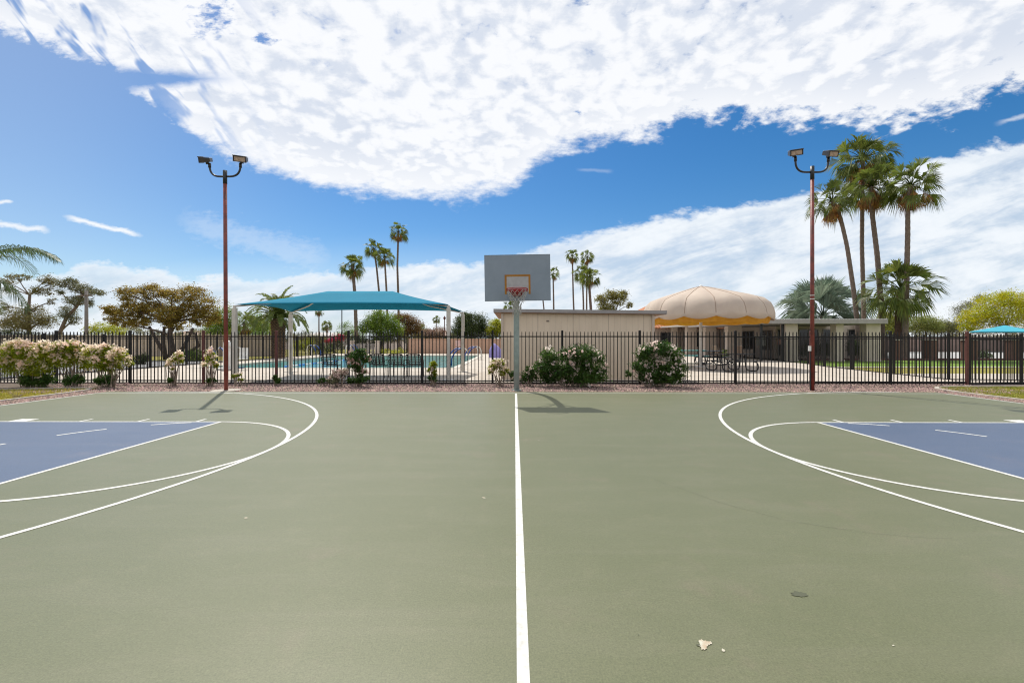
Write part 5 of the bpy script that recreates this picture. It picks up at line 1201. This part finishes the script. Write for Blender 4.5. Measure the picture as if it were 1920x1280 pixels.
handrail('blue sleeved handrail at the right pool edge, nearer one', 874, 24.5, R(-60)); handrail('blue sleeved handrail at the right pool edge, farther one', 899, 30, R(-60))
handrail('blue sleeved handrail left of the pool, seen beside the small oleander', 398, 25.5, R(60), 1.2); handrail('blue sleeved handrail at the far left pool side, right of the date palm', 580, 37.0, R(70), 1.2); handrail('blue sleeved handrail at the far pool edge near the thick palm', 652, 38.5, R(150), 1.1)
# lane rope
root = thing('lane_rope', 'blue and white float rope across the pool water', 'float rope', (0, 0, -.10))
a = Vector((W(532, 23.2).x, W(532, 23.2).y, 0)); b_ = Vector((W(650, 31.5).x, W(650, 31.5).y, 0))
m = MB(); m.tube([a, b_], .012, 6); m.build('cord', mt_white, root)
mw = material('white_float', (.72, .72, .72), .4); mbq = material('blue_float', (.02, .20, .60), .4)
for i in range(22):
    p = a.lerp(b_, (i+.5)/22); dd = (b_-a).normalized(); m = MB(); m.tube([p-dd*.12, p-dd*.08, p+dd*.08, p+dd*.12], [.03, .07, .07, .03], 8); m.build('float', mw if (i//2) % 2 else mbq, root)
# white sign panel and park bench-like grill left background
root = thing('notice_sign', 'white notice board on posts behind the left end of the pool', 'sign', W(502, 41, z=-.08))
m = MB(); m.box((0, 0, 1.05), (.72, .04, .75)); m.build('panel', material('sign_white', (.66, .60, .57), .6, (.50, .46, .44), 14, 2), root)
for s in (-1, 1): m = MB(); m.box((s*.30, .03, .45), (.06, .06, .9)); m.build('post', mt_frame, root)
root = thing('barbecue_grill', 'black barbecue grill left of the white notice board', 'grill', W(482, 41, z=-.08))
m = MB(); m.box((0, 0, .75), (.75, .45, .30)); m.build('body', mt_blk, root, bevel=.06); m = MB(); m.tube([(-.34, 0, .92), (0, 0, 1.02), (.34, 0, .92)], [.2, .22, .2], 10); m.build('lid', mt_blk, root, smooth=True)
m = MB(); m.box((0, 0, .3), (.12, .12, .6)); m.build('pedestal', mt_blk, root)
# utility poles
root = thing('utility_pole', 'weathered wooden utility pole beside the leaning tree', 'utility pole', W(162, 40, z=-.1))
H = HC+(HY-545)/F*40+.1; m = MB(); m.tube([(0, 0, 0), (0, 0, H)], [.16, .12], 10); m.build('pole', material('weathered_wood', (.16, .14, .13), .9, (.22, .19, .17), 6, 4), root, smooth=True)
m = MB(); m.box((0, -.14, H-.45), (1.3, .09, .11)); m.build('crossarm', mt_bark, root)
root = thing('lamp_post', 'thin dark lamp post under the canopy, left of the thick palm', 'lamp post', W(641, 45, z=-.08))
H = HC+(HY-574)/F*45+.08; m = MB(); m.tube([(0, 0, 0), (0, 0, H)], .055, 8); m.build('pole', mt_blk, root, smooth=True); m = MB(); m.box((0, 0, H+.08), (.34, .34, .16)); m.build('lamp', mt_blk, root)
root = thing('flag_spike', 'dark finial post above the block wall beside the canopy post', 'post', W(833.5, 46, z=-.08))
H = HC+(HY-593)/F*46+.08; m = MB(); m.tube([(0, 0, 0), (0, 0, H)], .045, 8); m.tube([(0, 0, H-.35), (0, 0, H-.2), (0, 0, H+.05)], [.04, .16, .01], 8); m.build('pole', mt_rust, root)
# white gate pillars and slatted gate behind the pool
root = thing('slatted_gate', 'grey slatted gate between pale pillars behind the deck chairs', 'gate', W(684, 42.8, z=-.06))
m = MB(); 
for i in range(17): m.box((-1.0+i*.125, 0, .55), (.07, .03, 1.0))
for z in (.2, .9): m.box((0, .02, z), (2.1, .04, .06))
m.build('slats', material('grey_slat', (.30, .27, .25), .7), root)
for s in (-1, 1):
    m = MB(); m.box((s*1.25, 0, .62), (.34, .34, 1.24)); m.box((s*1.25, 0, 1.28), (.44, .44, .08)); m.build('pillar', mt_stucco, root)
